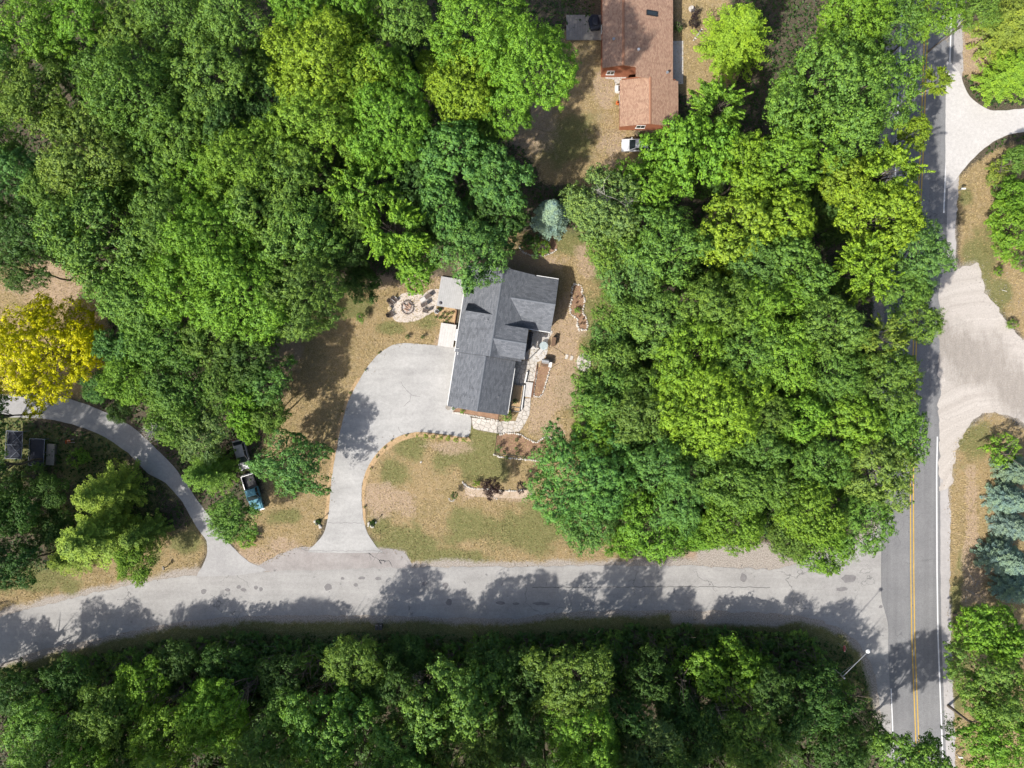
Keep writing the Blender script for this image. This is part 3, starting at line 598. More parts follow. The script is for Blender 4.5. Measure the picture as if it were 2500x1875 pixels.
WW, EW, SW_ = 'trees of the woods left of the house', 'trees of the woods right of the house', 'trees of the woods below the road'
T = [  # woods left of the house, from the top
 (78, 62, 82, 17, 'O', 'b', 'filling the top left corner'), (190, 28, 62, 17, 'O', 'b', 'on the top edge beside the left corner tree'), (300, 68, 70, 15, 'O', 'g', 'near the top edge above the big centre-left crown'),
 (425, 40, 92, 17, 'OB', 'g', 'on the top edge a sixth of the way across'), (560, 50, 84, 18, 'O', 'g', 'on the top edge left of the yellow-green group'), (320, 215, 118, 19, 'OB', 'g', 'standing alone tall below the upper left dark gap'),
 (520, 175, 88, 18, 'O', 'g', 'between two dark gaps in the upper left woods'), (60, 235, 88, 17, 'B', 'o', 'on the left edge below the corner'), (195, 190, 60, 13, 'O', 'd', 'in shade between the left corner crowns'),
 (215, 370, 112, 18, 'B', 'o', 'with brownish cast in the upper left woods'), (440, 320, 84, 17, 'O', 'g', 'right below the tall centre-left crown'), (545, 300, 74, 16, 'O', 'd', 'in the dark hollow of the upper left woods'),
 (365, 385, 72, 16, 'M', 'g', 'between the brownish tree and the hollow'), (470, 420, 74, 16, 'O', 'b', 'below the dark hollow of the upper left woods'), (590, 390, 96, 18, 'OB', 'b', 'brightest in the middle of the left woods'),
 (32, 425, 66, 15, 'O', 'u', 'on the left edge a quarter of the way down'), (120, 470, 66, 15, 'B', 'g', 'just inside the left edge above the dark trees'), (640, 260, 60, 15, 'O', 'd', 'shadowed below the top centre-left crowns'),
 (730, 18, 74, 18, 'O', 'b', 'on the top edge a third of the way across'), (860, 50, 78, 16, 'O', 'b', 'on the top edge left of the dark gap'), (990, 45, 78, 17, 'O', 'g', 'beside the dark gap on the top edge'),
 (780, 150, 122, 19, 'OB', 'y', 'the brightest broad crown of the upper left woods'), (1048, 160, 30, 13, 'M', 'y', 'small and lime coloured beside the yellow-green pair'), (920, 180, 76, 17, 'O', 'b', 'right of the brightest broad crown'),
 (770, 290, 108, 18, 'OB', 'b', 'below the brightest broad crown'), (950, 300, 100, 18, 'OB', 'b', 'left of the blue-green trees above the grey house'), (1175, 75, 108, 18, 'OB', 'b', 'on the top edge left of the red-roofed house'),
 (1130, 205, 80, 17, 'B', 'y', 'tall and pale left of the red house lawn'), (1298, 150, 108, 22, 'OB', 'b', 'overhanging the deck of the red-roofed house'), (1235, 250, 70, 15, 'O', 'b', 'reaching over the red house lawn from the left'),
 (1095, 370, 84, 17, 'M', 'u', 'above the grey house, pale topped'), (880, 460, 92, 17, 'F', 'b', 'left of the blue-green tree above the grey house'), (1010, 430, 62, 13, 'O', 'd', 'in shade between two pale crowns above the grey house'),
 (1215, 430, 74, 16, 'M', 'u', 'left of the shaded lawn above the grey house'), (700, 430, 104, 18, 'O', 'g', 'in the middle of the left woods, second from its bright crown'), (640, 520, 84, 17, 'O', 'g', 'in the centre of the left woods'),
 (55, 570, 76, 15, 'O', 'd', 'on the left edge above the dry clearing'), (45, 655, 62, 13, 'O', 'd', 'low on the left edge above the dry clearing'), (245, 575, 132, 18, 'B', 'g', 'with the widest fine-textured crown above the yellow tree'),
 (400, 540, 80, 17, 'O', 'g', 'in the left woods right of the widest airy crown'), (500, 580, 112, 19, 'OB', 'b', 'tall in the lower left woods'), (590, 700, 112, 18, 'OB', 'b', 'at the lower point of the left woods'),
 (430, 690, 92, 18, 'O', 'b', 'in the lower left woods beside the airy crown'), (320, 720, 84, 16, 'B', 'g', 'right of the yellow tree'), (730, 570, 96, 18, 'O', 'g', 'left of the fire pit, upper of two'), (740, 710, 106, 17, 'OB', 'g', 'left of the fire pit, lower of two at the lawn'),
 (960, 560, 92, 17, 'F', 'b', 'above the fire pit'), (1010, 640, 62, 13, 'M', 'b', 'over the upper rim of the fire pit clearing'), (1150, 605, 96, 15, 'O', 'u', 'overhanging the north end of the grey house'), (1215, 525, 62, 13, 'M', 'd', 'shaded beside the silvery spruce'),
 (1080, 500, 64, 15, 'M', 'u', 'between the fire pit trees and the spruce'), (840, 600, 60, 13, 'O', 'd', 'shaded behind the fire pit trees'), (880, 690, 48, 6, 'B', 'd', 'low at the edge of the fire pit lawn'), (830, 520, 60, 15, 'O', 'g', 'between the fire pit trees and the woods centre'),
 (92, 850, 130, 13, 'OB', 'Y', ''), (390, 830, 92, 14, 'B', 'g', 'between the yellow tree and the shaded lawn'), (295, 850, 58, 12, 'M', 'u', 'right beside the yellow tree'), (500, 830, 72, 13, 'O', 'g', 'left of the shaded lawn'),
 (595, 870, 74, 12, 'O', 'd', 'on the left border of the shaded lawn'), (430, 930, 78, 13, 'B', 'g', 'left of the hidden cars'), (312, 930, 58, 12, 'B', 'b', 'over the bend of the left driveway'), (540, 940, 62, 12, 'B', 'g', 'above the hidden cars'),
 (640, 935, 62, 11, 'O', 'u', 'right of the hidden cars, upper'), (418, 1018, 74, 12, 'B', 'g', 'along the inner side of the left driveway'), (480, 1050, 62, 11, 'B', 'w', 'with bare pale twigs near the left driveway'), (590, 985, 56, 11, 'M', 'b', 'right above the hidden cars'),
 (602, 1040, 40, 10, 'M', 'b', 'reaching over the hidden silver car'), (655, 1010, 44, 10, 'O', 'g', 'between the shaded lawn and the round tree'), (712, 1128, 84, 10, 'O', 'u', 'standing alone and round beside the blue pickup'),
 (522, 1150, 58, 12, 'L', 'g', 'left of the blue pickup'), (562, 1272, 54, 9, 'B', 'g', 'below the blue pickup over the driveway mouth'), (286, 1008, 27, 7, 'B', 'd', 'small on the bend of the left driveway'), (232, 945, 36, 8, 'B', 'u', 'small between the yellow tree and the left driveway'),
 # island inside the left driveway
 (285, 1195, 68, 14, 'L', 'l', 'inside the driveway bend, upper of three'), (262, 1300, 90, 14, 'L', 'l', 'inside the driveway bend, middle and widest'), (190, 1352, 52, 9, 'L', 'l', 'inside the driveway bend, lowest left'), (362, 1300, 50, 10, 'L', 'o', 'inside the driveway bend beside the asphalt'),
 (325, 1375, 46, 8, 'B', 'b', 'touching the side road below the driveway bend'), (30, 1250, 66, 12, 'B', 'd', 'shaded below the dark garden frames'), (125, 1290, 52, 8, 'B', 'd', 'shaded between the frames and the conifers'), (25, 1385, 70, 12, 'O', 'd', 'in the lower left corner above the road'), (120, 1200, 40, 10, 'B', 'd', 'right below the dark garden frames'),
 # right woods, top part
 (1790, 105, 88, 12, 'L', 'y', 'right of the red-roofed house'), (2080, 35, 92, 17, 'O', 'b', 'on the top edge left of the main road'), (2190, 40, 66, 16, 'O', 'g', 'on the top edge leaning to the main road'), (2295, 25, 62, 16, 'O', 'b', 'overhanging the main road at the top edge'),
 (2062, 215, 158, 18, 'OB', 'g', 'the largest single crown beside the main road'), (2290, 195, 40, 12, 'F', 'y', 'small at the road, right of the largest crown'), (2235, 318, 34, 11, 'M', 'y', 'small at the road below the largest crown'), (1935, 295, 42, 13, 'F', 'b', 'at the lower left of the largest crown'),
 (2005, 345, 66, 15, 'F', 'b', 'below the largest crown'), (1910, 390, 70, 16, 'M', 'b', 'in the upper right woods left of the bright sprays'), (2174, 420, 85, 16, 'F', 'y', 'glowing at the roadside below the largest crown'), (2075, 440, 66, 15, 'M', 'y', 'left of the glowing roadside tree'),
 (1755, 258, 78, 14, 'F', 'b', 'at the lower right corner of the red-roofed house'), (1690, 362, 106, 16, 'M', 'b', 'below the red-roofed house over the white car'), (1482, 503, 102, 15, 'B', 'w', 'with lichen-pale twigs right of the spruce'), (1590, 445, 72, 14, 'M', 'b', 'between the pale twiggy tree and the dark gap'),
 (1825, 420, 72, 16, 'M', 'y', 'right of the tree over the white car'), (1500, 600, 76, 12, 'B', 'g', 'over the garden right of the spruce'), (1630, 600, 102, 17, 'O', 'g', 'left in the right woods, pale topped'), (1810, 560, 92, 17, 'M', 'y', 'upper middle of the right woods'),
 (1920, 520, 78, 17, 'M', 'y', 'upper middle of the right woods, right neighbour'), (2155, 530, 86, 17, 'M', 'y', 'the yellowest crown of the roadside'), (2260, 620, 72, 15, 'O', 'u', 'at the roadside opposite the gravel drive, upper'), (2125, 650, 82, 17, 'F', 'y', 'with long sprays left of the roadside'),
 (2205, 705, 62, 14, 'O', 'g', 'between the long sprays and the roadside'), (1945, 640, 84, 17, 'M', 'g', 'in the middle of the right woods'), (1850, 650, 66, 16, 'O', 'u', 'left of the middle of the right woods'), (1930, 725, 50, 15, 'M', 'b', 'small and bright in the middle of the right woods'), (1545, 670, 80, 13, 'B', 'u', 'leaning over the garden grass'),
 (1745, 745, 84, 17, 'O', 'g', 'in the right woods level with the grey house ridge'), (1840, 745, 62, 17, 'O', 'b', 'in the right woods, sunny neighbour of the dark gap'), (1510, 760, 58, 11, 'B', 'g', 'beside the long stone-edged bed'), (1610, 785, 80, 16, 'O', 'g', 'behind the trees beside the long bed'),
 (1495, 830, 54, 10, 'B', 'u', 'above the round stone pad'), (1490, 905, 70, 12, 'B', 'g', 'overhanging the round stone pad'), (1680, 880, 100, 18, 'O', 'b', 'in the heart of the right woods'), (1840, 870, 74, 17, 'O', 'g', 'right of the heart of the right woods'),
 (2030, 800, 86, 17, 'O', 'g', 'left of the yellowish roadside sprays'), (2160, 830, 68, 16, 'F', 'l', 'with yellowish sprays near the road'), (2252, 790, 62, 14, 'O', 'g', 'at the roadside opposite the gravel drive, lower'), (1920, 860, 84, 17, 'O', 'b', 'in the right woods, second from the roadside'),
 (2170, 925, 76, 15, 'O', 'g', 'at the roadside opposite the dirt curve'), (2050, 920, 72, 16, 'O', 'g', 'behind the roadside opposite the dirt curve'), (1770, 930, 60, 15, 'O', 'd', 'shaded in the heart of the right woods'), (1580, 960, 60, 14, 'O', 'g', 'right of the front garden'),
 (1470, 970, 68, 13, 'O', 'g', 'beside the garden lawn, above the mulch bed'), (1560, 1020, 78, 16, 'O', 'o', 'in the right woods behind the mulch bed'), (1740, 1000, 108, 18, 'OB', 'y', 'the sunniest crown of the lower right woods'), (1455, 1065, 62, 12, 'O', 'b', 'just right of the mulch bed'),
 (1970, 1020, 62, 16, 'M', 'b', 'bright in the lower right woods'), (2085, 1025, 76, 16, 'M', 'b', 'bright in the lower right woods, right neighbour'), (2198, 1050, 76, 14, 'B', 'g', 'reaching farthest over the main road'), (1870, 1010, 62, 16, 'O', 'g', 'right of the sunniest crown'),
 (1430, 1165, 108, 13, 'OB', 'u', 'at the right end of the front lawn'), (1610, 1130, 76, 16, 'O', 'u', 'behind the tree ending the front lawn'), (1692, 1170, 46, 14, 'O', 'u', 'small between dark gaps in the lower right woods'), (1660, 1235, 62, 14, 'O', 'u', 'below the small crown between dark gaps'),
 (1805, 1180, 88, 16, 'B', 'g', 'in the lower right woods, airy and broad'), (1860, 1095, 66, 16, 'O', 'g', 'above the airy broad tree of the lower right woods'), (2005, 1130, 70, 16, 'O', 'g', 'beside the long dark gap of the lower right woods'), (2150, 1140, 94, 15, 'O', 'o', 'at the roadside above the junction'),
 (1895, 1180, 52, 14, 'O', 'g', 'left of the long dark gap in the lower right woods'), (1975, 1250, 84, 15, 'B', 'b', 'above the junction, sunny'), (2112, 1262, 76, 13, 'O', 'g', 'at the corner of the junction'), (2015, 1335, 66, 11, 'B', 'b', 'over the side road near the junction'), (1925, 1308, 54, 11, 'B', 'g', 'over the gravel near the junction'),
 (1440, 1272, 80, 10, 'B', 'u', 'low at the lower right of the front lawn'), (1610, 1288, 90, 12, 'O', 'b', 'touching the side road right of the front lawn'), (1790, 1272, 74, 13, 'B', 'b', 'above the gravel of the side road'), (1520, 1318, 46, 8, 'B', 'b', 'small at the side road right of the lawn'), (1715, 1298, 46, 10, 'B', 'b', 'small above the roadside gravel'),
 # below the side road
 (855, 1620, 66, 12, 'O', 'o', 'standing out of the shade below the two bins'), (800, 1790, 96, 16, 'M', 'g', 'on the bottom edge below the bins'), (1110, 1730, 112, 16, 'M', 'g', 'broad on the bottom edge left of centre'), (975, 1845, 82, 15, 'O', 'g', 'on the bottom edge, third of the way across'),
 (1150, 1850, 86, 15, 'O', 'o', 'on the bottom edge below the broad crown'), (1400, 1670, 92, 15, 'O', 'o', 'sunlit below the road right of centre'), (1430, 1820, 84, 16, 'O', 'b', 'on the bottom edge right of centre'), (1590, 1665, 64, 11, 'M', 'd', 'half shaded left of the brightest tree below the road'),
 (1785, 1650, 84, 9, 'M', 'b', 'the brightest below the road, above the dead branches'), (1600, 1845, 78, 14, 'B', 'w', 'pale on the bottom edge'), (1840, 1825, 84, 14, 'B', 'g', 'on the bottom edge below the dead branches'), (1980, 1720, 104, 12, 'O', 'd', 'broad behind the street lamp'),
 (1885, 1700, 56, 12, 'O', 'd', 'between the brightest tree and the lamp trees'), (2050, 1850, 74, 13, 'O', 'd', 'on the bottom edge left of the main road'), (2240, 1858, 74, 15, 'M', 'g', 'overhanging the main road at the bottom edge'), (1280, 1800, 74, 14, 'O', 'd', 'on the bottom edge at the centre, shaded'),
 (1290, 1665, 72, 11, 'O', 'd', 'shaded below the road at the centre'), (1000, 1600, 40, 7, 'B', 'd', 'small and shaded beside the dead tree'), (1190, 1640, 66, 10, 'O', 'd', 'shaded right of the dead tree'), (1720, 1800, 66, 12, 'O', 'd', 'shaded below the dead branches'),  # shaded crowns here carry their shade as a dark tint
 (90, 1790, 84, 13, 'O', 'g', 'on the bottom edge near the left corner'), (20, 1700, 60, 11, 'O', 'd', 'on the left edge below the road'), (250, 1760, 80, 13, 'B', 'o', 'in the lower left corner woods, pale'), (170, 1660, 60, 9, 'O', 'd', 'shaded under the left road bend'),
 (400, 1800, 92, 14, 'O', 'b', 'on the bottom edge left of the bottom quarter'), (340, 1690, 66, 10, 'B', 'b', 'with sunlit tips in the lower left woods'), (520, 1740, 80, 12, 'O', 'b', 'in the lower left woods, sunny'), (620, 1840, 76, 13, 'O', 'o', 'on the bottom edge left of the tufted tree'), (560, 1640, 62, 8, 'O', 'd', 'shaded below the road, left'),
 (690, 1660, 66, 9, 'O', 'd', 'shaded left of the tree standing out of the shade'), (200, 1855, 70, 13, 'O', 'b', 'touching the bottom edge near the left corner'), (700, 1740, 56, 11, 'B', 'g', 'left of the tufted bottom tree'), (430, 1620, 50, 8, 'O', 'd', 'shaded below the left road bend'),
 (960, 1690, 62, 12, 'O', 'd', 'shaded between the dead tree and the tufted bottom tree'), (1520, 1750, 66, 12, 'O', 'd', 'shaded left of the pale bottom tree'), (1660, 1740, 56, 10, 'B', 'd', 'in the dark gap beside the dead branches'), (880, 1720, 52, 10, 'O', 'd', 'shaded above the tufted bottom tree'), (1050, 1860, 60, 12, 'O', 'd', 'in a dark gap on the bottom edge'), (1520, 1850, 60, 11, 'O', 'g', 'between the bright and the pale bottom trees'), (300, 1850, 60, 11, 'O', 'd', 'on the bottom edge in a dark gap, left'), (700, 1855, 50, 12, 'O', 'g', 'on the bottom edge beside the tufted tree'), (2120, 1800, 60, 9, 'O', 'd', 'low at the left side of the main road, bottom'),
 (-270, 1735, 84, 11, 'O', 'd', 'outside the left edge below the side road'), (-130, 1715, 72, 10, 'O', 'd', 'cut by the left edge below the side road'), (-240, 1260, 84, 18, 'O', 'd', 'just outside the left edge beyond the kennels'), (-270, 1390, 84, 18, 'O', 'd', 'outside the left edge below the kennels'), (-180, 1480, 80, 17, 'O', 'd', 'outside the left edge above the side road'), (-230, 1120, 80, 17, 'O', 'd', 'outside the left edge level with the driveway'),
 (20, 1965, 88, 20, 'O', 'g', 'just outside the bottom edge, first from the left'), (185, 1990, 88, 21, 'B', 'd', 'just outside the bottom edge, second from the left'), (350, 1965, 88, 22, 'O', 'o', 'just outside the bottom edge, third from the left'),  # unseen woods past the edge, made taller to shade the bottom strip
 (515, 1990, 88, 20, 'B', 'g', 'just outside the bottom edge, fourth from the left'), (680, 1965, 88, 21, 'O', 'd', 'just outside the bottom edge, fifth from the left'), (845, 1990, 88, 22, 'B', 'o', 'just outside the bottom edge, sixth from the left'),
 (1010, 1965, 88, 20, 'O', 'g', 'just outside the bottom edge, seventh from the left'), (1175, 1990, 88, 21, 'B', 'd', 'just outside the bottom edge, eighth from the left'), (1340, 1965, 88, 22, 'O', 'o', 'just outside the bottom edge, ninth from the left'),
 (1505, 1990, 88, 20, 'B', 'g', 'just outside the bottom edge, tenth from the left'), (1670, 1965, 88, 21, 'O', 'd', 'just outside the bottom edge, eleventh from the left'), (1835, 1990, 88, 22, 'B', 'o', 'just outside the bottom edge, twelfth from the left'),

 (-75, 1290, 80, 13, 'O', 'd', 'cut by the left edge below the kennels'), (-70, 1150, 80, 17, 'O', 'd', 'cut by the left edge beside the kennels'), (-60, 1020, 60, 15, 'O', 'd', 'cut by the left edge at the driveway'), (-40, 330, 70, 16, 'O', 'g', 'cut by the left edge, upper'), (-30, 130, 70, 17, 'O', 'g', 'cut by the left edge near the top corner'), (-40, 530, 60, 15, 'O', 'd', 'cut by the left edge, lower'),
 # right of the main road
 (2470, 70, 92, 12, 'L', 'l', 'in the top right corner'), (2452, 190, 64, 9, 'L', 'b', 'hanging over the concrete drive'), (2485, 470, 44, 5, 'M', 'b', 'low below the concrete drive at the right edge'), (2497, 385, 34, 7, 'M', 'g', 'on the right edge at the concrete drive'), (2482, 555, 66, 5, 'M', 'b', 'on the right edge above the dirt curve'), (2400, 20, 50, 14, 'O', 'g', 'at the top edge right of the main road'),
 (2482, 1150, 46, 9, 'S', 's', 'on the right edge, highest of five'), (2465, 1218, 46, 9, 'S', 's', 'on the right edge, second of five'), (2474, 1288, 46, 9, 'S', 's', 'on the right edge, third of five'), (2450, 1362, 52, 10, 'S', 's', 'on the right edge, fourth of five'), (2480, 1436, 48, 9, 'S', 's', 'on the right edge, lowest of five'),
 (2432, 1555, 84, 12, 'M', 'b', 'at the lower right edge, upper of three'), (2425, 1685, 88, 13, 'O', 'g', 'at the lower right edge, middle of three'), (2440, 1815, 94, 14, 'O', 'b', 'at the lower right edge, lowest of three'),
 (1345, 530, 52, 12, 'S', 's', 'above the grey house beside the shaded lawn'),
]
for (px, py, rp, h, k, ti, wh) in T:
    if ti == 'Y':
        e = tree(px, py, rp, h, k, ti, wh, None, label='golden yellow tree on the left edge above the curved driveway'); ym = e.children[0].data.copy(); ym.materials[0] = M_YLEAF; e.children[0].data = ym; continue
    g = SW_ if py > 1560 and px < 2300 else EW if px > 1430 else WW
    tree(px, py, rp, h, k, ti, wh, g if k not in 'S' else ('silvery spruces on the right edge' if px > 2400 else None))
# young trees and bushes under the canopy, darker tints paint in the gap shade
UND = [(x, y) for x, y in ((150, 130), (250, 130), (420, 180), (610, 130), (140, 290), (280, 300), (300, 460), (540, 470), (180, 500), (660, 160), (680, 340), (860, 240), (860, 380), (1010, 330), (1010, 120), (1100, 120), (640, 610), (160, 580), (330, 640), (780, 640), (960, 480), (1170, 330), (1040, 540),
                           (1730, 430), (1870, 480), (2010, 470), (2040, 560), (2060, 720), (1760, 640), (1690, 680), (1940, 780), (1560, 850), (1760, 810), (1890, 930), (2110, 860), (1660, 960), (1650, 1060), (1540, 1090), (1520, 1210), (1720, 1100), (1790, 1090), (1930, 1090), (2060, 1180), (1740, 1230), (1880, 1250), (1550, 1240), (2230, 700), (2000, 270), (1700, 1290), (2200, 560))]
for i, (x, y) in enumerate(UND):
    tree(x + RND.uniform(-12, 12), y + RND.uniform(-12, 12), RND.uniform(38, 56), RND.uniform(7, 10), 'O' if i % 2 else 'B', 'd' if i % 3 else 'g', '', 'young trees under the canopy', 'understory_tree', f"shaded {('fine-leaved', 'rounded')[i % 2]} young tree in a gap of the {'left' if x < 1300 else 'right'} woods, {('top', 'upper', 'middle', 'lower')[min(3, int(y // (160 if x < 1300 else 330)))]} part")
# low thicket between the side road and the woods below it
def seg(x): return next(t for lim, t in ((350, 'under the left road bend'), (700, 'opposite the left driveway mouth'), (950, 'opposite the wide driveway mouth'), (1300, 'opposite the front lawn'), (1650, 'opposite the right lawn corner'), (1900, 'opposite the roadside gravel'), (9999, 'near the stop sign')) if x < lim)
i = 0
for row, (dy, hh) in enumerate(((64, 2.4), (88, 3.0), (118, 4.0), (152, 5.0))):
    x = 20 + row * 17
    while x < 2080:
        yb = float(np.interp(x, [p[0] for p in ROADBOT[::-1] if p[0] < 2120], [p[1] for p in ROADBOT[::-1] if p[0] < 2120]))
        if not (900 < x < 960 and row < 1) and not (x > 1985 and row < 2):
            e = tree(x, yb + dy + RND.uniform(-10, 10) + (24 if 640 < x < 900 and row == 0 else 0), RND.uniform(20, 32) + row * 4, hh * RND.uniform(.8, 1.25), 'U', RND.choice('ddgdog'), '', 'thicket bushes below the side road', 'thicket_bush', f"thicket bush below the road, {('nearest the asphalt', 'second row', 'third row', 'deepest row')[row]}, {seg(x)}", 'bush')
        x += RND.uniform(34, 52) + row * 4
for i, (x, y, r, h, ti, wh) in enumerate(((188, 1122, 26, 2.5, 'b', 'beside the dark garden frames'), (90, 1160, 30, 2.2, 'g', 'below the dark garden frames'), (30, 1180, 34, 2.4, 'd', 'left below the dark garden frames'), (605, 1322, 24, 1.4, 'b', 'at the mouth of the left driveway'), (2445, 1105, 42, 3, 'b', 'right of the main road above the spruces'),
        (1315, 600, 26, 1.6, 'd', 'in the arc-shaped stone bed, shaded half'), (1290, 592, 20, 1.4, 'd', 'in the arc-shaped stone bed, left end'), (1329, 607, 17, 1.6, 'b', 'in the arc-shaped stone bed, sunny half'), (1410, 757, 8, .7, 'b', 'small in the long stone-edged bed'), (1240, 1014, 15, 1.4, 'g', 'at the corner of the garage beside the flagstones'),
        (1655, 68, 12, 1.6, 'd', 'against the east wall of the red-roofed house'), (1163, 1181, 9, 1.0, 'y', 'left of the purple tree on the lawn'), (1318, 1213, 8, .9, 'y', 'at the right end of the lawn island'), (1108, 1209, 9, 1.6, 'd', 'small on the lawn left of the purple tree'),
        (1217, 1094, 9, 1.2, 'u', 'in the corner of the wire fence'), (878, 775, 12, 1.8, 'g', 'small on the lawn left of the fire pit'), (996, 822, 6, .7, 'd', 'at the top of the driveway, left of two'), (1032, 822, 6, .7, 'd', 'at the top of the driveway, right of two'), (2432, 415, 30, 2, 'l', 'in the scrub below the concrete drive, left'), (2470, 395, 28, 2, 'b', 'in the scrub below the concrete drive, right'), (2440, 470, 26, 1.8, 'g', 'in the scrub below the concrete drive, lower'),
        (2440, 665, 12, 1.5, 'b', 'on the grass above the dirt curve'), (2490, 640, 22, 2, 'b', 'on the right edge above the dirt curve'), (1696, 32, 14, 1, 'p', 'right of the red house, upper of two'), (1692, 58, 13, 1, 'p', 'right of the red house, lower of two'), (2470, 790, 14, 1, 'l', 'beside the outer edge of the dirt curve'), (1128, 1004, 6, .6, 'b', 'in the mulch along the garage'))):
    tree(x, y, r, h, 'U', ti, wh, None, 'bush', cat='bush')
tree(1201, 1190, 27, 4.6, 'O', 'p', '', None, 'smoke_tree', 'larger dark purple tree on the lawn island among white stones'); tree(1275, 1188, 14, 2.6, 'U', 'p', '', None, 'smoke_tree', 'smaller dark purple tree at the right of the lawn island')
for k, (x, y, r) in enumerate(((1018, 1063, 4), (1041, 1065, 6), (1058, 1067, 6), (1076, 1069, 6.5), (1095, 1071, 6.5), (1113, 1073, 6.5), (1134, 1074, 7))):
    nth = ('first', 'second', 'third', 'fourth', 'fifth', 'sixth', 'last')[k]
    tree(x, y, r, .9, 'U', 'y', '', 'row of small shrubs below the driveway', 'conical_shrub', f'small round yellow-green shrub, {nth} from the left in the row edging the driveway', 'shrub')
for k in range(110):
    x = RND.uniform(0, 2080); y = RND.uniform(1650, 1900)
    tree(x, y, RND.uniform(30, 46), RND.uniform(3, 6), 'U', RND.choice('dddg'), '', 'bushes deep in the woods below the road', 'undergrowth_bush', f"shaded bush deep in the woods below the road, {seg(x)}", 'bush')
def bare_tree(name, loc, H, spread, seed, label, lean=(0, 0), parts=26):
    rg = random.Random(seed); mb = MB(); top = Vector((lean[0] * H, lean[1] * H, H)); mb.tube((0, 0, -.1), top * .5, .14, .09, 6); mb.tube(top * .5, top, .09, .03, 5)
    for _ in range(parts):
        t = rg.uniform(.3, 1); a = rg.uniform(0, 6.28); L = spread * rg.uniform(.5, 1.1) * (1.2 - .5 * t); p = top * t; e = p + Vector((math.cos(a) * L, math.sin(a) * L, L * rg.uniform(.3, .9)))
        m = (p + e) / 2 + Vector((rg.uniform(-.2, .2), rg.uniform(-.2, .2), rg.uniform(-.1, .3))); mb.tube(p, m, .045, .03, 4, False); mb.tube(m, e, .03, .012, 4, False)
        for _ in range(4):
            q = m.lerp(e, rg.random()); mb.tube(q, q + Vector((rg.uniform(-.7, .7), rg.uniform(-.7, .7), rg.uniform(.1, .8))), .016, .006, 3, False)
    tag(mb.build(name, M_DEADW, None, loc), label, 'tree')
bare_tree('dead_tree', P(1018, 1620), 6.5, 2.2, 3, 'bare grey dead tree among shaded bushes below the road', (.03, .1)); bare_tree('dead_tree', P(1725, 1690), 7, 1.8, 4, 'bare pale dead tree below the brightest tree under the road', (.05, -.1))
bare_tree('dead_snag', P(470, 1040), 12.6, 1.9, 5, 'bare pale twigs topping the trees beside the left driveway', (0, 0), 44); bare_tree('dead_snag', P(1445, 540), 15.2, 2.2, 6, 'bare lichen-pale twigs in the tree right of the silvery spruce', (.0, 0), 46); bare_tree('dead_snag', P(1500, 560), 13.6, 2.0, 7, 'bare lichen-pale twigs over the garden, right of the first twiggy crown', (.0, 0), 36)

uc, rg_ = UNDER; N_ = len(uc)
um = leaves_mesh('undergrowth', uc, unit(rg_.normal(size=(N_, 3)) * .5 + np.array([0, 0, 1])), rg_.uniform(.25, .6, N_), rg_.uniform(0, 1, N_), rg_.uniform(0, 1, N_), M_LEAF, rg_)
uo = link('undergrowth', um); uo.color = (.06, .105, .025, 1); tag(uo, 'low leafy ground cover under the trees of the woods', 'undergrowth', kind='stuff')

lm = leaves_mesh('fallen_leaves', LITTER, unit(rg_.normal(size=(len(LITTER), 3)) * .35 + np.array([0, 0, 1])), rg_.uniform(.08, .2, len(LITTER)), rg_.uniform(0, 1, len(LITTER)), rg_.uniform(0, 1, len(LITTER)), M_LEAF, rg_)
lo = link('fallen_leaves', lm); lo.color = (.21, .13, .07, 1); tag(lo, 'fallen leaves and twigs scattered over the lawns', 'leaves', kind='stuff')
# ------------------------------------------------------------------ houses
def roof_plane(name, pts, mat, parent, th=.16, along='y'):
    """pts: top corners in order; a slab with real thickness, courses run along the eave"""
    n = len(pts); vs = [Vector(p) for p in pts]; dn = [v - Vector((0, 0, th)) for v in vs]
    me = bpy.data.meshes.new(name); fs = [tuple(range(n)), tuple(range(2 * n - 1, n - 1, -1))] + [(i, n + i, n + (i + 1) % n, (i + 1) % n) for i in range(n)]
    me.from_pydata([tuple(v) for v in vs + dn], [], fs); me.materials.append(mat)
    uv = me.uv_layers.new(name='UVMap')
    for p in me.polygons:
        for li in p.loop_indices:
            v = me.vertices[me.loops[li].vertex_index].co; uv.data[li].uv = (v.y, v.x * 1.14) if along == 'y' else (v.x, v.y * 1.08)
    bm = bmesh.new(); bm.from_mesh(me); bmesh.ops.recalc_face_normals(bm, faces=bm.faces); bm.to_mesh(me); bm.free()
    return link(name, me, parent)
def window(parent, c, axis, wd=1.2, ht=1.3, mat=None):
    f = MB(); dx, dy = (.08, wd) if axis == 'x' else (wd, .08); w = f.box(c, (dx, dy, ht)).build('window', M_WHITE, parent)
    g = MB()
    for s in (-1, 1): g.box((c[0] + (0 if axis == 'x' else s * wd * .235), c[1] + (s * wd * .235 if axis == 'x' else 0), c[2]), (dx + .03 if axis == 'x' else wd * .41, wd * .41 if axis == 'x' else dy + .03, ht - .2))
    g.build('pane', glass(), w)
    MB().box((c[0], c[1], c[2] - ht / 2 - .04), (dx + .1 if axis == 'x' else wd + .15, wd + .15 if axis == 'x' else dy + .1, .06)).build('sill', M_WHITE, w)

hx, hy, _ = P(1203, 826, 5.8)
H = empty('house', (hx, hy, 0), R(-8.9), 'low house with grey shingle roofs and cross gables beside the wide driveway', 'house')
ZM = 5.8; A = .58
mn = lambda u: ZM - A * abs(u)
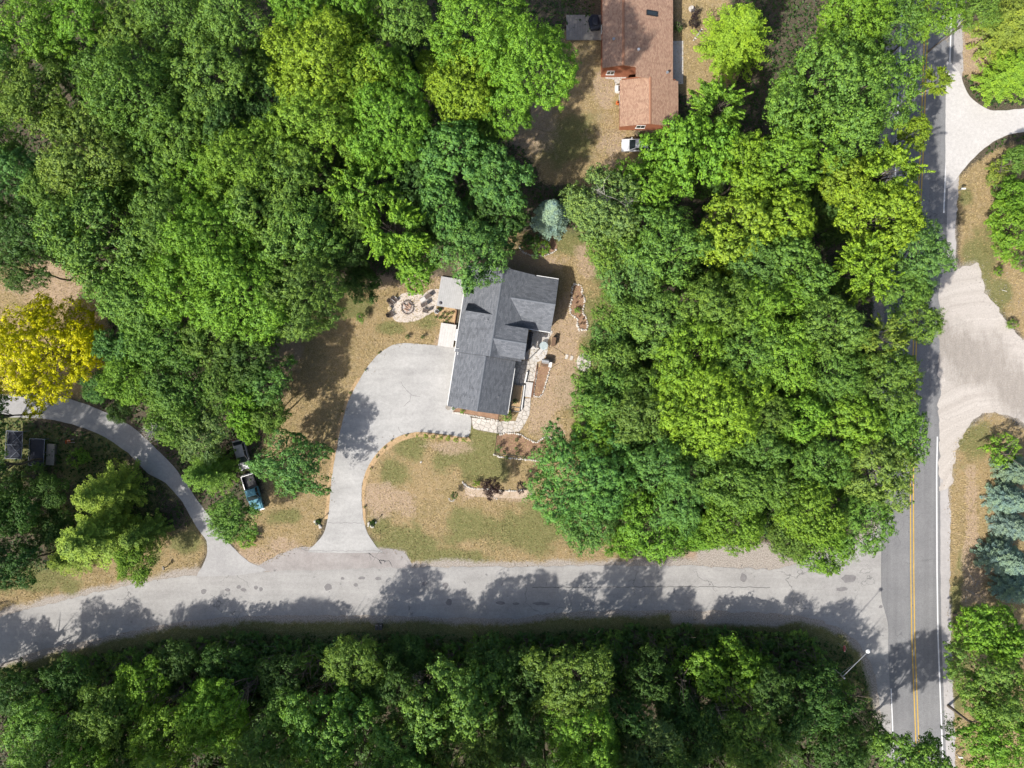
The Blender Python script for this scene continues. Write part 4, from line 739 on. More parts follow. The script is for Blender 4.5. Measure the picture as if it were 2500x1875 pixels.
# main block
roof_plane('roof', [(-5.17, -2.56, mn(5.17)), (0, -2.56, ZM), (0, 10.05, ZM), (-5.17, 10.05, mn(5.17))], M_ROOF, H)
roof_plane('roof', [(0, -2.56, ZM), (4.46, -2.56, mn(4.46)), (4.46, 10.05, mn(4.46)), (0, 10.05, ZM)], M_ROOF, H)
MB().extr([(-.16, ZM - .065), (0, ZM + .045), (.16, ZM - .065)], -2.58, 10.07, 'y').build('ridge_cap', M_CAPG, H)
# east wing
W1, W1b = 4.89, .44
roof_plane('roof', [(1.5, 6.13, W1), (7.96, 6.13, W1), (7.96, 9.96, W1 - W1b * 3.83), (1.5, 9.96, W1 - W1b * 3.83)], M_ROOF, H, along='x')
roof_plane('roof', [(1.5, 2.30, W1 - W1b * 3.83), (7.96, 2.30, W1 - W1b * 3.83), (7.96, 6.13, W1), (1.5, 6.13, W1)], M_ROOF, H, along='x')
MB().extr([(5.97, W1 - .045), (6.13, W1 + .04), (6.29, W1 - .045)], 1.6, 7.98, 'x').build('ridge_cap', M_CAPG, H)
# tall middle wing
roof_plane('roof', [(.02, 0, ZM - .02), (4.76, 0, ZM - .02), (4.76, 2.15, ZM - .02 - .32 * 2.15), (.02, 2.15, ZM - .02 - .32 * 2.15)], M_ROOF, H, along='x')
roof_plane('roof', [(.02, -2.25, ZM - .02 - .32 * 2.25), (4.76, -2.25, ZM - .02 - .32 * 2.25), (4.76, 0, ZM - .02), (.02, 0, ZM - .02)], M_ROOF, H, along='x')
MB().extr([(-.16, ZM - .055), (0, ZM + .03), (.16, ZM - .055)], .1, 4.78, 'x').build('ridge_cap', M_CAPG, H)
# garage
GR = 5.38
roof_plane('roof', [(-5.02, -10.46, GR - .58 * 4.44), (-.58, -10.46, GR), (-.58, -2.6, GR), (-5.02, -2.6, GR - .58 * 4.44)], M_ROOF, H)
roof_plane('roof', [(-.58, -10.46, GR), (3.66, -10.46, GR - .58 * 4.24), (3.66, -2.6, GR - .58 * 4.24), (-.58, -2.6, GR)], M_ROOF, H)
MB().extr([(-.74, GR - .065), (-.58, GR + .045), (-.42, GR - .065)], -10.48, -2.62, 'y').build('ridge_cap', M_CAPG, H)
# west dormer, steep
DZ = 5.50; hw = 1.22; db = 1.7
roof_plane('roof', [(-4.40, 3.29, DZ), (-.4, 3.29, DZ), (-.4, 3.29 + hw, DZ - db * hw), (-4.40, 3.29 + hw, DZ - db * hw)], M_ROOF, H, .1, 'x')
roof_plane('roof', [(-4.40, 3.29 - hw, DZ - db * hw), (-.4, 3.29 - hw, DZ - db * hw), (-.4, 3.29, DZ), (-4.40, 3.29, DZ)], M_ROOF, H, .1, 'x')
dw = MB().extr([(3.29 - 1.0, 3.3), (3.29 + 1.0, 3.3), (3.29 + 1.0, 3.65), (3.29, DZ - .2), (3.29 - 1.0, 3.65)], -4.1, -3.9, 'x').build('dormer_wall', M_SIDING, H); window(H, (-4.12, 3.29, 4.05), 'x', .7, .8)
# walls
def wallblock(prof, a, b, ax): MB().extr(prof, a, b, ax).build('wall', M_SIDING, H)
wallblock([(-4.75, -.05), (4.0, -.05), (4.0, mn(4.0) - .2), (0, ZM - .2), (-4.75, mn(4.75) - .2)], -2.2, 9.68, 'y')
wallblock([(2.7, -.05), (9.56, -.05), (9.56, W1 - W1b * 3.43 - .2), (6.13, W1 - .2), (2.7, W1 - W1b * 3.43 - .2)], 4.05, 7.6, 'x')
wallblock([(-1.85, -.05), (1.8, -.05), (1.8, 5.0), (0, 5.56), (-1.85, 5.0)], .3, 4.4, 'x')
wallblock([(-4.6, -.05), (3.25, -.05), (3.25, 2.95), (-.58, 5.16), (-4.6, 2.88)], -10.1, -2.25, 'y')
for c, a in (((-4.76, 7.5, 1.5), 'x'), ((-4.76, -1.2, 1.5), 'x'), ((7.61, 4.4, 1.6), 'x'), ((7.61, 7.8, 1.6), 'x'), ((6.2, 9.57, 1.6), 'y'), ((0, 9.69, 1.5), 'y'), ((4.41, .1, 3.9), 'x'), ((5.8, 2.69, 1.5), 'y'), ((-2.2, -10.11, 1.5), 'y'), ((1.6, -10.11, 1.5), 'y')):
    window(H, c, a)
for v0 in (-4.6, -8.2):
    d = MB().box((-4.62, v0, 1.1), (.08, 2.7, 2.2)).build('garage_door', M_WHITE, H)
    for k in range(4): MB().box((-4.665, v0, .28 + .55 * k), (.03, 2.6, .5)).build('panel', M_WHITE, d)
d = MB().box((-4.78, 2.9, 1.05), (.08, 1.0, 2.1)).build('door', M_BROWN, H); MB().box((-4.84, 3.25, 1.0), (.05, .05, .12)).build('handle', M_CHROME, d)
for nm, c, s, rz in (('gutter', (-5.24, 3.75, mn(5.17) - .12), (.11, 12.5, .12), 0), ('gutter', (-5.09, -6.5, GR - .58 * 4.44 - .12), (.11, 7.8, .12), 0), ('gutter', (4.73 + 1.6, 10.02, 3.12), (3.2, .1, .12), 0), ('gutter', (6.4, 2.25, 3.12), (3.0, .1, .12), 0), ('gutter', (3.71, -6.9, 2.82), (.1, 6.6, .12), 0),
                     ('gutter', (4.80, -1.1, 5.0), (.07, 2.2, .12), 0)):
    MB().box(c, s, rz).build(nm, M_WHITE, H)
MB().box((-4.75, -2.5, 2.95), (.08, .9, .08)).box((-4.7, -2.06, 3.1), (.9, .05, .05)).build('downspout', M_WHITE, H)
MB().tube((-1.15, 2.4, 4.9), (-1.15, 2.4, 5.5), .06, .06, 8).build('vent_pipe', M_GREY, H); MB().tube((2.0, -8, 3.7), (2.0, -8, 4.2), .05, .05, 8).build('vent_pipe', M_GREY, H)
MB().box((.45, 10.12, 5.15), (.9, .06, .5)).build('gable_trim', M_WHITE, H)
# slatted lean-to along the middle wing
for k in range(4): MB().box((4.95 + .16 * k, -.1, 2.72 - .05 * k), (.13, 4.1, .05)).build('slat', M_CLOTH, H)
for v0 in (-2, 1.9): MB().box((5.5, v0, 1.25), (.09, .09, 2.5)).build('post', M_BROWN, H)
MB().box((5.1, -2.0, 2.56), (.9, .07, .1)).box((5.1, 1.9, 2.56), (.9, .07, .1)).build('beam', M_BROWN, H)

# red-roofed house at the top edge
rx, ry, _ = P(1585, 150, 0)
Q = empty('house', (rx, ry, 0), 0, 'house with brick-red shingle roof cut by the top edge of the photo', 'house')
def q(px, py, z): x, y, _ = P(px, py, z); return (x - rx, y - ry, z)
RZ, WZ, EZ = 5.3, 4.35, 2.8
xr = q(1522, 160, RZ)[0]; xw = q(1471, 160, WZ)[0]; xe = q(1643, 160, EZ)[0]; xe2 = xe; yS = q(1500, 163, 4.7)[1]; yN = yS + 19; yS2 = q(1600, 190, 4.2)[1]
sl = (RZ - EZ) / (xe - xr)
roof_plane('roof', [(xw, yS, WZ), (xr, yS, RZ), (xr, yN, RZ), (xw, yN, WZ)], M_ROOFR, Q)
xm = q(1553, 163, 4.9)[0]; roof_plane('roof', [(xr, yS, RZ), (xm, yS, RZ - sl * (xm - xr)), (xm, yS2, RZ - sl * (xm - xr)), (xe, yS2, EZ), (xe, yN, EZ), (xr, yN, RZ)], M_ROOFR, Q)
MB().extr([(xr - .2, RZ - .07), (xr, RZ + .05), (xr + .2, RZ - .05)], yS - .02, yN, 'y').build('ridge_cap', M_CAPR, Q)
br = q(1588, 250, 4.1)[0]; bz = RZ - sl * (br - xr) + .04; bw, be = q(1513, 250, 2.85)[0], q(1656, 250, 2.6)[0]; byN = q(1560, 188, 4)[1] + .02; byS = q(1560, 304, 3.6)[1]
pw = (bz - 2.85) / (br - bw); bE = bz - sl * (be - br)
roof_plane('roof', [(bw, byS, 2.85), (br, byS, bz), (br, byN, bz), (bw, byN, 2.85)], M_ROOFR, Q)
roof_plane('roof', [(br, byS, bz), (be, byS, bE), (be, byN + .0, bE), (br, byN, bz)], M_ROOFR, Q)
MB().extr([(br - .2, bz - .07), (br, bz + .05), (br + .2, bz - .05)], byS - .02, byN + .02, 'y').build('ridge_cap', M_CAPR, Q)
def rwall(prof, a, b): MB().extr(prof, a, b, 'y').build('wall', M_REDS, Q)
rwall([(xw + .3, -.05), (xe - .4, -.05), (xe - .4, EZ - .05), (xr, RZ - .22), (xw + .3, WZ - .12)], yS + .5, yN - .4)
rwall([(bw + .35, -.05), (be - .4, -.05), (be - .4, bE - .06), (br, bz - .22), (bw + .35, 2.72)], byS + .45, byN + .3)
window(Q, ((bw + be) / 2 - 1, byS + .44, 1.5), 'y', 1.3, 1.1); window(Q, (xw + 1.5, yS + .49, 1.6), 'y', 1.1, 1.2); window(Q, (bw + .34, byS + 4, 1.5), 'x', 1.2, 1.1); window(Q, (xe - .39, yS + 5, 1.4), 'x'); window(Q, (xw + .29, yS + 7, 1.8), 'x')
d = MB().box((bw + .33, byN - 1.6, 1.05), (.08, 1, 2.1)).build('door', M_WHITE, Q); MB().box((bw + .27, byN - 1.3, 1.0), (.05, .05, .12)).build('handle', M_CHROME, d)
sk = q(1592, 32, 4); zc = RZ - sl * (sk[0] - xr) + .08
s = MB().box((sk[0], sk[1], zc), (1.75, .7, .16), 0, 0, math.atan(sl)).build('skylight', M_BLACK, Q); MB().box((sk[0] + .01, sk[1], zc + .075), (1.5, .5, .05), 0, 0, math.atan(sl)).build('pane', glass(), s)
for x, y, mt in ((1496, 103, M_GREY), (1557, 126, M_WHITE), (1632, 171, M_GREY)):
    p = q(x, y, 4.2); zz0 = RZ - sl * abs(p[0] - xr); MB().lathe([(.12, -.2), (.12, .35), (.2, .36), (.2, .42)], (p[0], p[1], zz0), 10).build('vent_pipe', mt, Q)
# timber deck of the red house
dk = empty('timber_deck', P(1428, 70, 0), 0, 'weathered grey timber deck left of the red-roofed house', 'deck')
x0, x1 = -PX(46), PX(40); y0, y1 = -PX(30), PX(30); nb = 22
for k in range(nb):
    t = x0 + (x1 - x0) * (k + .5) / nb; MB().box((t, (y0 + y1) / 2, .42), ((x1 - x0) / nb - .025, y1 - y0, .04)).build('board', M_OLDB, dk)
for x in (x0 + .1, x1 - .1):
    for y in (y0 + .1, y1 - .1): MB().box((x, y, .19), (.1, .1, .4)).build('post', M_OLDB, dk)
MB().box(((x0 + x1) / 2, y0 - .03, .34), (x1 - x0, .04, .18)).build('fascia', M_OLDB, dk)
sp = MB(); c = P(1450, 62); g = empty('covered_grill', (c[0], c[1], .44), .2, 'black covered grill standing on the timber deck', 'grill')
MB().prism([(-.75, -1.0), (.55, -1.15), (.8, -.3), (.7, .9), (-.2, 1.15), (-.85, .6)], 0, .75).build('cover', M_CLOTH, g, bevel=.12); MB().prism([(-.45, -.6), (.35, -.7), (.5, .4), (-.3, .7)], .75, 1.05).build('hood', M_CLOTH, g, bevel=.1)
tag(sheet('concrete_walk', W([(1643, 100), (1668, 100), (1668, 205), (1640, 205)]), .012, M_CONC, .03, 3, False), kind='structure')
tag(sheet('stone_landing', W([(1478, 184), (1527, 186), (1520, 225), (1504, 228), (1500, 196), (1478, 192)]), .012, M_CONC, .08, 3), kind='structure')
c = P(1508, 219); ub = MB().box((0, 0, .25), (.9, .9, .5)).build('utility_box', M_WHITE, None, (c[0], c[1], 0)); tag(ub, 'white utility box by the wall of the red-roofed house', 'box')
MB().box((.2, 0, .51), (.35, .8, .03)).build('grille', M_BLACK, ub)
c = P(1507, 254); ch = empty('garden_chair', (c[0], c[1], 0), 1.2, 'orange-brown wooden chair beside the red-roofed house', 'chair')
MB().box((0, 0, .4), (.5, .5, .06)).build('seat', M_ORANGE, ch); MB().box((-.27, 0, .7), (.06, .5, .6)).build('backrest', M_ORANGE, ch)
for sx in (-.2, .2):
    for sy in (-.2, .2): MB().box((sx, sy, .19), (.05, .05, .38)).build('leg', M_BROWN, ch)
# ------------------------------------------------------------------ stones, beds, paths
def rock_mesh(seed, mat=None):
    rg = random.Random(seed); bm = bmesh.new(); bmesh.ops.create_icosphere(bm, subdivisions=1, radius=.5)
    for v in bm.verts: v.co *= rg.uniform(.82, 1.18); v.co.z *= .75
    bmesh.ops.bevel(bm, geom=bm.edges[:], offset=.06, segments=1, affect='EDGES') if False else None
    me = bpy.data.meshes.new('stone'); bm.to_mesh(me); bm.free(); me.materials.append(mat or M_STONE); return me
ROCKS = [rock_mesh(s) for s in range(6)]
def rock(parent, x, y, s, z=0, name='stone'):
    o = link(name, RND.choice(ROCKS), parent, (x, y, z + s * .25), RND.uniform(0, 6.28), (s * RND.uniform(.85, 1.3), s * RND.uniform(.7, 1), s * RND.uniform(.7, 1))); return o
def along(pts, step):
    out = []; carry = 0
    for (x0, y0), (x1, y1) in zip(pts[:-1], pts[1:]):
        L = math.hypot(x1 - x0, y1 - y0); t = carry
        while t < L: out.append((x0 + (x1 - x0) * t / L, y0 + (y1 - y0) * t / L)); t += step
        carry = t - L
    return out
def bed(name, outline, edge, mat, label, size=.34, step=None, z=.03, closed=False, seed=0):
    pts = W(outline); cx = sum(p[0] for p in pts) / len(pts); cy = sum(p[1] for p in pts) / len(pts)
    e = empty(name, (cx, cy, 0), 0, label, 'garden bed')
    s = sheet('soil', [(x - cx, y - cy) for x, y in pts], z, mat, .06, seed); s.parent = e
    for ed in edge:
        for x, y in along(W(ed), step or size * .92): rock(e, x - cx + RND.uniform(-.04, .04), y - cy + RND.uniform(-.04, .04), size * RND.uniform(.7, 1.25))
    return e
o1 = [(1312, 897), (1344, 897), (1338, 918), (1331, 940), (1325, 960), (1318, 969), (1304, 968), (1303, 950), (1307, 920)]
bed('garden_bed', o1, [o1[1:] + [(1304, 950), (1308, 918), (1312, 900)]], M_MULCH, 'triangular mulch bed ringed with pale stones below the grill', .28)
o2 = [(1402, 693), (1418, 697), (1422, 705), (1421, 716), (1428, 731), (1425, 747), (1422, 763), (1430, 774), (1435, 794), (1431, 805), (1414, 807), (1408, 789), (1411, 780), (1393, 767), (1391, 748), (1395, 731), (1396, 705)]
bed('garden_bed', o2, [o2 + [o2[0]]], M_MULCH, 'long curved mulch bed ringed with pale stones right of the house', .36)
o3 = [(1269, 606), (1280, 618), (1295, 623), (1315, 626), (1333, 623), (1347, 618), (1360, 608), (1350, 580), (1290, 575)]
bed('garden_bed', o3, [o3[:7]], M_MULCH, 'arc-shaped stone-edged bed below the silvery spruce', .34)
o4 = [(1221, 1061), (1236, 1056), (1254, 1058), (1270, 1060), (1286, 1071), (1309, 1081), (1319, 1074), (1331, 1067), (1345, 1068), (1356, 1077), (1370, 1122), (1330, 1119), (1222, 1104), (1211, 1103), (1213, 1064)]
bed('garden_bed', o4, [o4[:10], [(1206, 1110), (1222, 1116), (1260, 1120), (1300, 1123), (1335, 1128)]], M_MULCH, 'wide mulch bed with a wavy stone edge inside the wire fence', .34)
o5 = [(1104, 1002), (1120, 996), (1165, 1004), (1218, 1008), (1216, 1026), (1165, 1017), (1110, 1008)]
bed('garden_bed', o5, [[(1107, 1007), (1150, 1014), (1190, 1022), (1217, 1027)]], M_MULCH, 'narrow mulch bed along the lower wall of the garage', .26)
o6 = [(1130, 1178), (1140, 1188), (1160, 1193), (1190, 1194), (1226, 1198), (1263, 1198), (1288, 1194), (1294, 1204), (1280, 1216), (1230, 1216), (1180, 1214), (1140, 1208)]
bed('garden_bed', o6, [o6[:7]] + [[(1208, 1216), (1216, 1218)]], speck('island_soil', (.46, .34, .25), (.60, .47, .37), .9, .95, .1, .6, fine=9, obj=False), 'sandy island on the front lawn with a row of white stones', .3, .3)
o7 = [(1072, 750), (1112, 754), (1110, 794), (1102, 796), (1100, 786), (1070, 782), (1062, 770)]
eb = bed('garden_bed', o7, [], M_DRYB, 'dry mulch bed with small plants beside the pale deck')
MB().box((0, 0, .12), (.08, PX(44), .3), R(-8.9)).build('timber_edge', M_RUST, eb, (PX(23), PX(2), 0))
for i, (x, y, r_, ti) in enumerate(((1064, 774, 4, 'd'), (1076, 774, 5, 'd'), (1086, 776, 4, 'd'), (1090, 783, 4, 'd'), (1082, 765, 3.5, 'd'), (1093, 767, 4, 'o'), (1104, 764, 5, 'o'), (1098, 776, 3.5, 'o'))):
    tree(x, y, r_, .45, 'U', ti, '', 'small plants of the dry bed', 'small_plant', 'small low plant in the dry bed beside the pale deck', 'plant')
for i, (x, y) in enumerate(((1394, 722), (1408, 726), (1408, 740), (1420, 725), (1415, 772), (1424, 778), (1418, 790), (1425, 790))):
    tree(x, y, 2.6, .4, 'U', 'p', '', 'small plants of the long bed', 'small_plant', 'tiny dark plant in the long stone-edged bed', 'plant')
for i, (x, y) in enumerate(((1231, 1103), (1264, 1106), (1280, 1116), (1262, 1094), (1298, 1100), (1327, 1122), (1236, 1117), (1262, 1074))):
    tree(x, y, 5, .7, 'U', 'd', '', 'small shrubs along the wire fence', 'small_shrub', 'small dark shrub along the wire fence of the wide mulch bed', 'shrub')
# little plants and lamps along the driveway edge
for k, (x, y) in enumerate(((893, 903), (925, 862), (855, 959), (837, 1004), (812, 1098), (820, 1072), (801, 1194), (799, 1207), (939, 1093), (956, 1075), (992, 1063), (905, 1144), (890, 1238), (921, 1115))):
    tree(x, y, 3.2, .35, 'U', 'o' if k % 3 else 'd', '', 'tiny plants edging the driveway', 'small_plant', 'tiny plant in the mulch strip edging the driveway', 'plant')

def clip(poly, px, py, nx_, ny_):
    out = []
    for i in range(len(poly)):
        a, b = poly[i], poly[(i + 1) % len(poly)]; da = (a[0] - px) * nx_ + (a[1] - py) * ny_; db_ = (b[0] - px) * nx_ + (b[1] - py) * ny_
        if da <= 0: out.append(a)
        if (da < 0) != (db_ < 0) and da != db_: t = da / (da - db_); out.append((a[0] + (b[0] - a[0]) * t, a[1] + (b[1] - a[1]) * t))
    return out
def inside(p, poly):
    c = False
    for i in range(len(poly)):
        a, b = poly[i], poly[(i + 1) % len(poly)]
        if (a[1] > p[1]) != (b[1] > p[1]) and p[0] < (b[0] - a[0]) * (p[1] - a[1]) / (b[1] - a[1]) + a[0]: c = not c
    return c
def flagstones(parent, poly, sp, gap=.05, z0=.01, th=.05, seed=1, mat=None, name='flagstone', cx=0, cy=0):
    rg = random.Random(seed); xs_ = [p[0] for p in poly]; ys_ = [p[1] for p in poly]; S = []
    for _ in range(1500):
        p = (rg.uniform(min(xs_), max(xs_)), rg.uniform(min(ys_), max(ys_)))
        if inside(p, poly) and all(math.hypot(p[0] - q_[0], p[1] - q_[1]) > sp * rg.uniform(.7, 1.1) for q_ in S): S.append(p)
    ctr = (sum(xs_) / len(xs_), sum(ys_) / len(ys_))
    for i, p in enumerate(S):
        cell = [(p[0] - sp, p[1] - sp), (p[0] + sp, p[1] - sp), (p[0] + sp, p[1] + sp), (p[0] - sp, p[1] + sp)]
        for j, q_ in enumerate(S):
            if i == j: continue
            d = math.hypot(q_[0] - p[0], q_[1] - p[1])
            if d > 2.6 * sp: continue
            ux, uy = (q_[0] - p[0]) / d, (q_[1] - p[1]) / d; cell = clip(cell, (p[0] + q_[0]) / 2 - ux * gap / 2, (p[1] + q_[1]) / 2 - uy * gap / 2, ux, uy)
        n = len(poly)
        for k in range(n):          # stay inside the border where it is locally straight
            a, b = poly[k], poly[(k + 1) % n]; L = math.hypot(b[0] - a[0], b[1] - a[1])
            if L < .01: continue
            ex, ey = (b[0] - a[0]) / L, (b[1] - a[1]) / L; t = (p[0] - a[0]) * ex + (p[1] - a[1]) * ey
            if -.2 < t < L + .2:
                nx_, ny_ = ey, -ex
                if (p[0] - a[0]) * nx_ + (p[1] - a[1]) * ny_ > 0: nx_, ny_ = -nx_, -ny_
                if abs((p[0] - a[0]) * nx_ + (p[1] - a[1]) * ny_) < sp: cell = clip(cell, a[0] + nx_ * .02, a[1] + ny_ * .02, nx_, ny_)
        if len(cell) >= 3: MB().prism([(x - cx, y - cy) for x, y in cell], z0, z0 + th * rg.uniform(.8, 1.2)).build(name, mat or M_FLAG, parent)
pth = empty('flagstone_path', (*P(1240, 1040)[:2], 0), 0, 'curving path of pale flagstones from the driveway round the garage', 'path'); pc = P(1240, 1040)
F1 = [(1152, 1020), (1216, 1029), (1259, 1028), (1268, 1005), (1277, 974), (1295, 973), (1292, 1012), (1281, 1035), (1268, 1053), (1250, 1054), (1217, 1058), (1156, 1046)]
s = sheet('bedding', [(x - pc[0], y - pc[1]) for x, y in W(F1)], .012, M_JOINT, .05, 1); s.parent = pth
flagstones(pth, W(F1), .62, .055, .014, .04, 2, cx=pc[0], cy=pc[1])
pt2 = empty('flagstone_court', (*P(1280, 905)[:2], 0), 0, 'courtyard of pale flagstones beside the garage wall', 'path'); pc2 = P(1280, 905)
F2 = [(1256, 884), (1280, 880), (1311, 884), (1308, 905), (1303, 930), (1282, 930), (1278, 945), (1250, 945)]
s = sheet('bedding', [(x - pc2[0], y - pc2[1]) for x, y in W(F2)], .012, M_JOINT, .05, 2); s.parent = pt2
flagstones(pt2, W(F2), .62, .06, .014, .04, 5, cx=pc2[0], cy=pc2[1])
pt3 = empty('round_stone_pad', (*P(1425, 885)[:2], 0), 0, 'round pad of flagstones with a small bowl under the trees', 'path'); pc3 = P(1425, 885)
F3 = [(1425 + 17 * math.cos(t), 885 + 22 * math.sin(t)) for t in [2 * math.pi * k / 18 for k in range(18)]]
s = sheet('bedding', [(x - pc3[0], y - pc3[1]) for x, y in W(F3)], .012, M_JOINT, .03, 3); s.parent = pt3
flagstones(pt3, W(F3), .58, .06, .014, .05, 8, cx=pc3[0], cy=pc3[1])
c = P(1427, 884); sb = MB().lathe([(.3, 0), (.34, .25), (.42, .4), (.34, .4), (.3, .32), (.02, .3)], (0, 0, 0), 14).build('stone_bowl', M_STONE, None, (c[0], c[1], .06)); tag(sb, 'small pale stone bowl on the round flagstone pad', 'bowl')
for i, (x, y) in enumerate(((1383, 871), (1395, 874))):
    c = P(x, y); tag(MB().prism([(-.22, -.35), (.2, -.3), (.25, .3), (-.15, .38)], 0, .07).build('stepping_stone', M_FLAG, None, (c[0], c[1], 0), -.2, bevel=.015), ('pale stepping stone left of its twin beside the round pad', 'pale stepping stone nearest the round flagstone pad')[i], 'stone')
# patio with table, deck box, grill
pa = [(1302, 800), (1348, 808), (1349, 812), (1338, 830), (1336, 862), (1322, 880), (1300, 884), (1292, 880), (1296, 850)]
tag(sheet('patio', W(pa), .018, M_CONC, .05, 9), kind='structure')
c = P(1327, 845); tb = empty('glass_table', (c[0], c[1], 0), .4, 'oval pale glass table on the patio', 'table')
gm, n_, b_ = newmat('table_glass'); b_.inputs['Base Color'].default_value = (.55, .66, .68, 1); b_.inputs['Roughness'].default_value = .1; b_.inputs['Specular IOR Level'].default_value = .7; b_.inputs['Alpha'].default_value = .55
MB().lathe([(.02, .70), (.62, .70), (.62, .73), (.02, .73)], (0, 0, 0), 24).build('tabletop', gm, tb)
for a in range(4): MB().tube((.42 * math.cos(a * 1.57), .42 * math.sin(a * 1.57), 0), (.3 * math.cos(a * 1.57), .3 * math.sin(a * 1.57), .7), .025).build('leg', M_WHITE, tb)
c = P(1318, 859); ls = empty('pale_bench', (c[0], c[1], 0), .9, 'pale low bench on the patio below the glass table', 'bench')
MB().box((0, 0, .4), (1.2, .5, .05)).build('seat', M_WOODW, ls, bevel=.01)
for sx in (-.5, .5): MB().box((sx, 0, .19), (.06, .42, .38)).build('leg', M_WOODW, ls)
c = P(1351, 835); db = empty('deck_box', (c[0], c[1], 0), R(-8), 'brown wooden storage box at the edge of the patio', 'box')
MB().box((0, 0, .45), (.52, 1.25, .9)).build('body', M_BROWN, db, bevel=.02); MB().box((0, 0, .93), (.58, 1.32, .06)).build('lid', M_BROWN, db, bevel=.01); MB().box((.28, 0, .7), (.03, .15, .06)).build('handle', M_BLACK, db)
c = P(1332, 886); gr_ = empty('grill_cart', (c[0], c[1], 0), R(-8), 'stainless gas grill with brown cabinet and white side shelf', 'grill')
MB().box((-.15, -.22, .42), (1.1, .55, .84)).build('cabinet', M_BROWN, gr_, bevel=.015); MB().extr([(-.28, .85), (.28, .85), (.3, 1.1), (.12, 1.28), (-.14, 1.26), (-.3, 1.05)], -.62, .42, 'x').build('hood', M_GREY, gr_, (0, .2, 0), bevel=.02)
MB().box((-.1, -.12, 1.0), (.8, .03, .03)).build('handle', M_CHROME, gr_); MB().box((.68, -.2, .82), (.46, .75, .05)).build('side_shelf', M_WHITE, gr_, bevel=.01); MB().box((.62, .33, .55), (.34, .3, .9)).build('side_burner', M_BLACK, gr_, bevel=.02)
for sx in (-.6, .85):
    for sy in (-.4, .25): MB().box((sx, sy, .2), (.05, .05, .4)).build('leg', M_BLACK, gr_)
# white walkway, low walls, raised timber bed
c = P(1290, 951); rw = MB()
wk = empty('white_walkway', (c[0], c[1], 0), R(-8.5), 'narrow white boardwalk between the garage court and the mulch bed', 'boardwalk')
for k in range(5): MB().box((-.42 + .21 * k, 0, .2), (.195, 2.2, .06)).build('board', M_WOODW, wk)
MB().box((0, 0, .08), (1.0, 2.15, .16)).build('base', M_OLDB, wk); MB().box((.62, 0, .15), (.08, 2.3, .3)).build('edge_board', M_RUST, wk)
for i, (pts, z, th, lb) in enumerate(((((1287, 908), (1281, 935)), .5, .22, 'low white wall beside the flagstone court'), (((1281, 940), (1273, 1000)), .45, .16, 'low white wall along the raised timber bed'), (((1311, 890), (1300, 968)), .25, .1, 'thin rust-brown edging board beside the triangular bed'))):
    a, b = [Vector(P(*p)) for p in pts]; d = b - a; o = MB().box((0, 0, z / 2), (d.length, th, z)).build('low_wall', M_RUST if i == 2 else M_WHITE, None, tuple((a + b) / 2), math.atan2(d.y, d.x), bevel=.01); tag(o, lb, 'wall')
c = P(1261, 972); rb = empty('raised_bed', (c[0], c[1], 0), R(-8.5), 'raised timber-framed bed with dry soil against the garage', 'garden bed')
for x, y, a, b in ((-.72, 0, .09, 3.9), (.72, 0, .09, 3.9), (0, -1.95, 1.53, .09), (0, 1.95, 1.53, .09), (0, -1.35, 1.35, .07)): MB().box((x, y, .25), (a, b, .5)).build('board', M_OLDB, rb)
MB().box((0, 0, .2), (1.36, 3.8, .36)).build('soil', M_DRYB, rb)
tree(1257, 979, 7, .8, 'U', 'w', '', None, 'small_plant', 'pale small plant in the raised timber bed', 'plant')
# pale deck, white landing west of the house
c = P(1103, 716); pd = empty('pale_deck', (c[0], c[1], 0), R(-8.9), 'pale grey boarded deck against the left side of the house', 'deck')
for k in range(13): MB().box((-1.75 + .28 * k, 0, .3), (.265, 4.4, .05)).build('board', M_GREYB, pd)
MB().box((0, 0, .12), (3.5, 4.3, .24)).build('base', M_OLDB, pd)
c = P(1092, 819); wl = empty('white_landing', (c[0], c[1], 0), R(-8.9), 'white boarded landing beside the top of the driveway', 'deck')
for k in range(6): MB().box((-.95 + .38 * k, 0, .42), (.372, 3.4, .05)).build('board', M_WOODW, wl)
MB().box((0, 0, .18), (2.1, 3.3, .36)).build('base', M_BROWN, wl); MB().box((1.55, .25, .5), (.75, 1.7, .06)).build('step', M_WHITE, wl, bevel=.01); MB().box((1.55, .25, .24), (.7, 1.6, .46)).build('step_base', M_WHITE, wl)
def pot(px, py, r, h, mat, plant, lb):
    c = P(px, py); e = empty('plant_pot', (c[0], c[1], 0), 0, lb, 'pot'); MB().lathe([(r * .7, 0), (r, h), (r * .86, h), (r * .8, h * .8), (.01, h * .78)], (0, 0, 0), 16).build('pot', mat, e)
    o = link('plant', PROTO['U'][0][0], e, (0, 0, h * .9), 0, (r * .5, r * .5, r * .5)); o.color = (*TINT[plant], 1)
pot(1067, 761, .36, .5, M_WHITE, 'p', 'white pot with a dark plant beside the dry bed'); pot(1075, 756, .3, .4, M_BLACK, 'd', 'black pot with a dark plant next to the white pot'); pot(1076, 740, .26, .35, paint('blue_glaze', (.1, .11, .25), .3), 'p', 'blue pot at the corner of the pale deck')
pot(1107, 997, .3, .45, M_WHITE, 'w', 'white pot at the lower left corner of the garage')
c = P(1095, 994); mh = MB().lathe([(.45, 0), (.45, .03), (.4, .04)], (0, 0, 0), 18).build('manhole_cover', M_OLDB, None, (c[0], c[1], .03)); tag(mh, 'round brown cover in the paving at the garage corner', 'cover')
